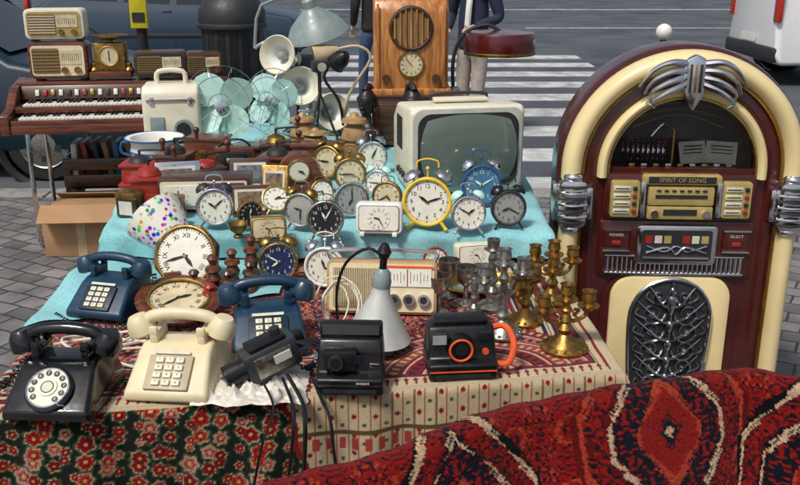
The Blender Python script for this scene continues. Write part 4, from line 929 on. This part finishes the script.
def radio(name,loc,rz,w,h,case,panel,d=.15):
    b=B(name); b.extr(rrect(w,h,.03,0,h/2),-d/2,d/2,case,FR,bev=.008); m=T(0,-d/2,h/2)@FR
    b.extr(rrect(w*.9,h*.82,.02),0,.004,panel,m); b.extr(rrect(w*.46,h*.68,.012,-w*.2,0),.003,.007,GRILLE,m)
    for i in range(7): b.box((-w*.2,-h*.28+i*h*.09,.008),(w*.44,.004,.003),case,m=m)
    b.box((w*.22,h*.1,.005),(w*.36,h*.4,.004),FACE2,m=m)
    for i in range(9): b.box((w*.22-w*.14+i*w*.035,h*.1,.0075),(.002,h*.2,.001),INK,m=m)
    for s in (-1,1): b.cyl((w*.22+s*w*.11,-h*.25,.003),(w*.22+s*w*.11,-h*.25,.02),h*.09,BRASS,m=m)
    for s in (-1,1): b.box((s*w*.38,0,-.006),(.03,d*.7,.012),DARK)
    b.done(loc,rz)
radio('tube_radio',(-1.99,5.36,.935),6,.33,.21,W_RED,CREAM)
radio('tube_radio',(-2.0,5.38,1.16),8,.33,.17,IVORY,mat('gold_plastic',(.4,.28,.1),.4))
radio('tube_radio',(-1.42,5.42,.935),10,.30,.15,W_DK,DARK)
radio('tube_radio',(-1.18,5.48,.935),14,.22,.14,W_DK,W_RED)
b=B('brass_balance'); b.box((0,0,.02),(.24,.15,.04),W_RED,.006); b.box((0,0,.12),(.18,.10,.17),BRASS,.012); b.lathe([(.055,0),(.055,.01),(0,.012)],FACE2,m=T(0,-.052,.13)@FR); b.torus((0,0,.012),.055,.005,GOLD,m=T(0,-.052,.13)@FR); b.box((.0,-.066,.13),(.004,.004,.06),INK)
b.lathe([(0,.21),(.02,.215),(.10,.235),(.105,.245),(.09,.24),(0,.225)],BRASS); b.cyl((0,0,.2),(0,0,.23),.015,BRASS)
for s in (-1,1): b.lathe([(0,.04),(.03,.045),(.018,.06),(.02,.08),(0,.1)],BRASS,c=(s*.1,-.02,0))
b.done((-1.70,5.38,.935),5)
b=B('cardboard_box'); b.box((0,0,.13),(.42,.32,.255),CARD,.004)
for s,a in ((-1,35),(1,-30)): b.box((0,s*.20,.262),(.42,.13,.005),CARD,rot=(a,0,0))
b.box((0,-.1615,.13),(.05,.002,.255),mat('parcel_tape',(.45,.33,.18),.3)); b.done((-1.80,4.98,0),4)
b=B('wooden_crate')
for z in (.03,.13,.23,.33,.43): 
    for s in (-1,1): b.box((0,s*.17,z),(.5,.012,.07),W_DK,.002); b.box((s*.25,0,z),(.012,.34,.07),W_DK,.002)
for sx in (-1,1):
    for sy in (-1,1): b.box((sx*.235,sy*.155,.235),(.03,.03,.47),W_DK)
b.box((0,0,.02),(.48,.33,.012),W_DK)
for i in range(7): b.box((-.19+i*.062,rnd.uniform(-.05,.05),.45),(.03,.2,.2),[LABEL,RED,DARK,CARD,BLUE,W_LT,IVORY][i],.002,rot=(0,rnd.uniform(-10,10),0))
b.done((-1.78,5.45,0),6)
b=B('wicker_basket'); b.lathe([(0,0),(.13,0),(.17,.2),(.16,.2),(.12,.01),(0,.01)],W_DK)
for i in range(12): b.torus((0,0,.01+i*.017),.133+i*.0034,.006,W_LT,seg=28,k=5)
b.tube([(-.16,0,.2),(-.1,0,.36),(.1,0,.36),(.16,0,.2)],.008,W_LT); b.done((-1.35,5.0,0))
# ---------------------------------------------------------------- street
BK=mat('bollard_paint',(.02,.022,.025),.4)
for x in (1.70,3.4):
    b=B('street_bollard')
    b.lathe([(0,0),(.06,0),(.06,.06),(.042,.09),(.036,.98),(.045,1.03),(.03,1.06),(.02,1.10),(0,1.10)],BK); b.sph((0,0,1.15),.052,WHITE); b.torus((0,0,.9),.038,.008,BK); b.done((x,5.93,0))
b=B('litter_bin'); b.m=M.Diagonal((.62,.62,1,1)); b.lathe([(0,0),(.2,0),(.22,.05),(.25,.9),(.27,.93),(.27,1.0),(.22,1.06),(.1,1.1),(0,1.1)],BK)
for i in range(16):
    a=i*math.pi/8; b.box((.245*math.cos(a),.245*math.sin(a),.5),(.012,.03,.8),DARK,rot=(0,0,math.degrees(a)))
b.torus((0,0,.93),.27,.015,DARK); b.done((-1.08,5.95,.0),sc_=1.28)
b=B('sign_post'); YP=mat('yellow_sign_paint',(.62,.52,.02),.4); b.cyl((0,0,0),(0,0,3),.035,DARK); b.box((0,-.04,1.85),(.11,.03,1.36),YP,.004); b.box((0,-.058,1.24),(.08,.004,.06),DARK); b.box((0,-.058,2.1),(.1,.004,.12),WHITE); b.done((-1.68,6.0,0))
def vehicle(name,loc,rz,paint,kind,L=4.2,Wd=1.75):
    b=B(name); h=1.48 if kind=='car' else 2.1
    if kind=='car': prof=[(-L/2,.30),(-L/2,.62),(-L/2+.15,.80),(-L/2+.95,.95),(-L/2+1.75,1.42),(-L/2+2.3,h),(L/2-.9,h-.02),(L/2-.25,1.0),(L/2,.9),(L/2,.35),(L/2-.1,.25),(-L/2+.1,.22)]
    else: prof=[(-L/2,.32),(-L/2,.75),(-L/2+.1,1.0),(-L/2+.85,1.2),(-L/2+1.4,1.98),(-L/2+1.8,h),(L/2-.15,h),(L/2,h-.15),(L/2+.02,.4),(L/2-.05,.28)]
    hwf=lambda z:Wd/2-(.20*(z-.95)/.6 if z>.95 else 0)
    b.prism(prof,Wd,paint,bev=.06,taper=hwf)
    zl,zh=(.98,1.38) if kind=='car' else (1.22,1.85)
    xa,xb=(-L/2+1.15,L/2-.65) if kind=='car' else (-L/2+1.1,L/2-.3)
    n=3
    for s in (-1,1):
        for i in range(n):
            y0=xa+(xb-xa)*i/n+.05; y1=xa+(xb-xa)*(i+1)/n-.05; sl0=.45 if i==0 else 0; sl1=.3 if (i==n-1 and kind=='car') else 0
            q=[(s*(hwf(zl)+.008),y0,zl),(s*(hwf(zl)+.008),y1,zl),(s*(hwf(zh)+.008),y1-sl1,zh),(s*(hwf(zh)+.008),y0+sl0,zh)]
            b.add(q,[[0,1,2,3]],GLASSD)
        for y in (xa+(xb-xa)/3,xa+2*(xb-xa)/3): b.box((s*(Wd/2+.001),y,.65),(.006,.012,.6),DARK)
        b.box((s*Wd/2,.0,.52),(.03,L*.5,.06),DARK,.01); b.box((s*(Wd/2+.01),xa+.9,.88),(.03,.16,.03),paint,.008); b.box((s*(Wd/2+.1),xa+.15,1.02),(.16,.1,.12),paint,.03)
        for y in (-L/2+.78,L/2-.78):
            mm=T(s*(Wd/2-.12),y,.31)@R(0,90,0)
            b.lathe([(.36,-s*.10),(.38,s*.135),(.36,s*.137),(.33,s*.1)],DARK,m=mm,seg=32)
            b.lathe([(0,-.11),(.2,-.11),(.29,-.11),(.31,-.08),(.31,.08),(.29,.11),(.2,.11),(0,.11)],RUBBER,m=mm,seg=32)
            for q in (-1,1):
                b.lathe([(0,q*.125),(.05,q*.125),(.19,q*.112),(.2,q*.118)],SILVER,m=mm,seg=32)
                for k in range(5): b.box((.12*math.cos(k*1.257),.12*math.sin(k*1.257),q*.123),(.05,.05,.004),DARK,m=mm,rot=(0,0,k*72))
        b.box((s*Wd*.38,-L/2-.0,.68),(.3,.06,.13),mat('headlamp',(.6,.6,.6),.1),.02); b.box((s*(Wd*.44),L/2-.0,.95 if kind=='car' else 1.1),(.16,.07,.22 if kind=='car' else .5),mat('tail_lamp',(.45,.02,.01),.15,coat=.5),.02)
    fs=((-L/2+1.02,1.0,-L/2+1.72,1.38),(L/2-.30,1.04,L/2-.80,1.42)) if kind=='car' else ((-L/2+.93,1.28,-L/2+1.36,1.9),(L/2+.012,1.25,L/2+.005,1.85))
    for j,(y0,z0,y1,z1) in enumerate(fs):
        o=(-.015 if j==0 else .015); b.add([(-hwf(z0)+.12,y0+o,z0+.012),(hwf(z0)-.12,y0+o,z0+.012),(hwf(z1)-.1,y1+o,z1+.012),(-hwf(z1)+.1,y1+o,z1+.012)],[[0,1,2,3]],GLASSD)
    for y in (-L/2,L/2): b.box((0,y,.42),(Wd*.96,.12,.2),DARK,.04)
    b.box((0,L/2+.062,.6),(.5,.01,.1),WHITE); b.box((0,-L/2-.062,.45),(.5,.01,.1),WHITE)
    b.done(loc,rz)
CP=mat('dark_blue_car_paint',(.004,.018,.030),.25,coat=.25,var=.05,dirt=.1)
vehicle('parked_car',(-4.15,7.9,-.12),90,CP,'car')
vehicle('parked_car',(-3.6,15.0,-.12),90,mat('steel_blue_car_paint',(.02,.04,.07),.3,coat=.2,var=.05,dirt=.08),'car')
vehicle('white_van',(7.45,13.2,-.12),90,mat('white_car_paint',(.7,.7,.7),.2,coat=.6,var=.05,dirt=.08),'van',L=4.8,Wd=1.9)
# ---------------------------------------------------------------- people
def skin(name,vs,es,rs,mt,par,sub=2):
    me=bpy.data.meshes.new(name); me.from_pydata(vs,es,[]); o=bpy.data.objects.new(name,me); sc.collection.objects.link(o); o.parent=par
    me.materials.append(mt); o.modifiers.new('skin','SKIN'); 
    for i,r in enumerate(rs):
        d=me.skin_vertices[0].data[i]; d.radius=(r,r) if not hasattr(r,'__len__') else r; d.use_root=(i==0)
    o.modifiers['skin'].use_smooth_shade=True
    s=o.modifiers.new('sub','SUBSURF'); s.levels=sub; s.render_levels=sub
    return o
SK=mat('skin_tone',(.5,.3,.2),.5,var=.06); HAIR=mat('hair',(.03,.02,.012),.6,bump=.6,bs=200)
def person(loc,rz,top,legs,shoe,stride=.18,carry=True,hair=HAIR):
    e=bpy.data.objects.new('pedestrian',None); sc.collection.objects.link(e); e.location=loc; e.rotation_euler=(0,0,math.radians(rz))
    s=stride
    skin('trousers',[(0,0,.95),(0,0,.88),(.09,0,.86),(.10,-s*.6-.02,.49),(.10,-s,.10),(-.09,0,.86),(-.10,s*.35-.03,.49),(-.10,s+.03,.12)],[(0,1),(1,2),(2,3),(3,4),(1,5),(5,6),(6,7)],[(.15,.11),(.15,.12),.095,.068,.055,.095,.068,.055],legs,e)
    for sx,y,z in ((.10,-s,.0),(-.10,s+.03,.02)):
        skin('shoe',[(sx,y+.05,z+.05),(sx,y-.04,z+.05),(sx*1.05,y-.14,z+.035),(sx*1.05,y-.2,z+.03)],[(0,1),(1,2),(2,3)],[.042,.045,.036,.025],shoe,e,2)
    if carry: A=[(.20,0,1.42),(.27,.03,1.16),(.14,-.2,1.10)],[(-.20,0,1.42),(-.27,.03,1.16),(-.16,-.2,1.06)]
    else: A=[(.20,0,1.42),(.25,.05,1.15),(.24,-.06,.93)],[(-.20,0,1.42),(-.25,.0,1.15),(-.25,.1,.93)]
    vs=[(0,0,1.12),(0,0,.93),(0,0,.84),(0,.01,1.3),(0,.01,1.44),(0,0,1.52)]+list(A[0])+list(A[1])
    skin('jacket',vs,[(0,1),(1,2),(0,3),(3,4),(4,5),(4,6),(6,7),(7,8),(4,9),(9,10),(10,11)],[(.165,.12),(.175,.13),(.18,.14),(.175,.125),(.13,.1),(.065,.065),.075,.058,.042,.075,.058,.042],top,e)
    for side,arm in ((1,A[0]),(-1,A[1])):
        w=V(arm[2]); d=(V(arm[2])-V(arm[1])).normalized(); u=d.cross(V((side,0,0))).normalized(); l=d.cross(u)
        skin('hand',[tuple(w),tuple(w+d*.04),tuple(w+d*.09)],[(0,1),(1,2)],[.026,(.036,.018),(.038,.016)],SK,e,2)
        for k in range(4):
            o=l*(k-1.5)*.019; ln=(.062,.075,.07,.055)[k]; p0=w+d*.085+o; p1=p0+d*ln*.5-u*.008; p2=p1+d*ln*.35-u*.022
            skin('finger',[tuple(p0),tuple(p1),tuple(p2)],[(0,1),(1,2)],[.0095,.0088,.0075],SK,e,1)
        p0=w+d*.03+l*.03*side; skin('thumb',[tuple(p0),tuple(p0+l*.025*side+d*.03),tuple(p0+l*.03*side+d*.06)],[(0,1),(1,2)],[.013,.011,.009],SK,e,1)
    b=B('head'); b.lathe([(.052,1.46),(.05,1.54),(.055,1.58)],SK); b.sph((0,-.01,1.66),(.075,.092,.115),SK,seg=28); b.sph((0,-.03,1.60),(.058,.06,.06),SK,seg=20)
    b.sph((0,-.105,1.645),(.014,.02,.026),SK,seg=12); b.sph((0,-.098,1.598),(.026,.01,.007),mat('lips',(.4,.15,.12),.5),seg=12)
    for q in (-1,1): b.sph((q*.03,-.09,1.672),(.013,.008,.008),WHITE,seg=12); b.sph((q*.03,-.097,1.672),(.006,.004,.006),INK,seg=8); b.sph((q*.078,0,1.655),(.01,.02,.03),SK,seg=12); b.box((q*.03,-.096,1.69),(.03,.008,.006),hair,.002)
    b.sph((0,.018,1.695),(.085,.092,.10),hair,seg=24); o=b.done(parent=e)
    if carry:
        b=B('scarf'); b.torus((0,0,1.47),.075,.03,WHITE,seg=24); b.tube([(.03,-.09,1.46),(.04,-.15,1.3),(.03,-.16,1.1)],.03,WHITE); b.done(parent=e)
NAVY=mat('navy_jacket',(.014,.018,.045),.7,bump=.4,bs=60); BEI=mat('beige_trousers',(.36,.30,.25),.85,bump=.3,bs=50); JEAN=mat('jeans',(.04,.07,.14),.85,bump=.3,bs=200); BROWNC=mat('black_coat',(.014,.012,.012),.8,bump=.3,bs=60); SHOE=mat('shoes',(.03,.02,.015),.4)
person((.70,8.8,-.12),-35,NAVY,BEI,SHOE,stride=.07)
person((-.30,10.8,-.12),200,BROWNC,JEAN,SHOE,stride=.16,carry=False)
# ---------------------------------------------------------------- light, world, camera
w=bpy.data.worlds.new('World'); sc.world=w; w.use_nodes=True; nt=w.node_tree; bg=nt.nodes['Background']
sky=nt.nodes.new('ShaderNodeTexSky'); sky.sky_type='NISHITA'; sky.sun_disc=False; sky.sun_elevation=math.radians(56); sky.sun_rotation=math.radians(215); sky.dust_density=3; sky.air_density=1.0
hsv=nt.nodes.new('ShaderNodeHueSaturation'); hsv.inputs['Saturation'].default_value=.65
nt.links.new(sky.outputs['Color'],hsv.inputs['Color']); nt.links.new(hsv.outputs['Color'],bg.inputs['Color']); bg.inputs['Strength'].default_value=.105
l=bpy.data.lights.new('Sun','SUN'); l.energy=3.0; l.angle=math.radians(10); l.color=(1,.965,.91); so=bpy.data.objects.new('sun',l); sc.collection.objects.link(so)
az=math.radians(215); el=math.radians(56); dirv=V((math.sin(az)*math.cos(el),math.cos(az)*math.cos(el),math.sin(el)))
so.rotation_euler=dirv.to_track_quat('Z','Y').to_euler()
c=bpy.data.cameras.new('Camera'); c.lens=40.5; c.sensor_width=36; c.clip_end=1500; co=bpy.data.objects.new('Camera',c); sc.collection.objects.link(co)
co.location=(0,0,1.65); co.rotation_euler=(math.radians(72),0,0); sc.camera=co
sc.view_settings.view_transform='Standard'; sc.view_settings.look='None'; sc.view_settings.exposure=0
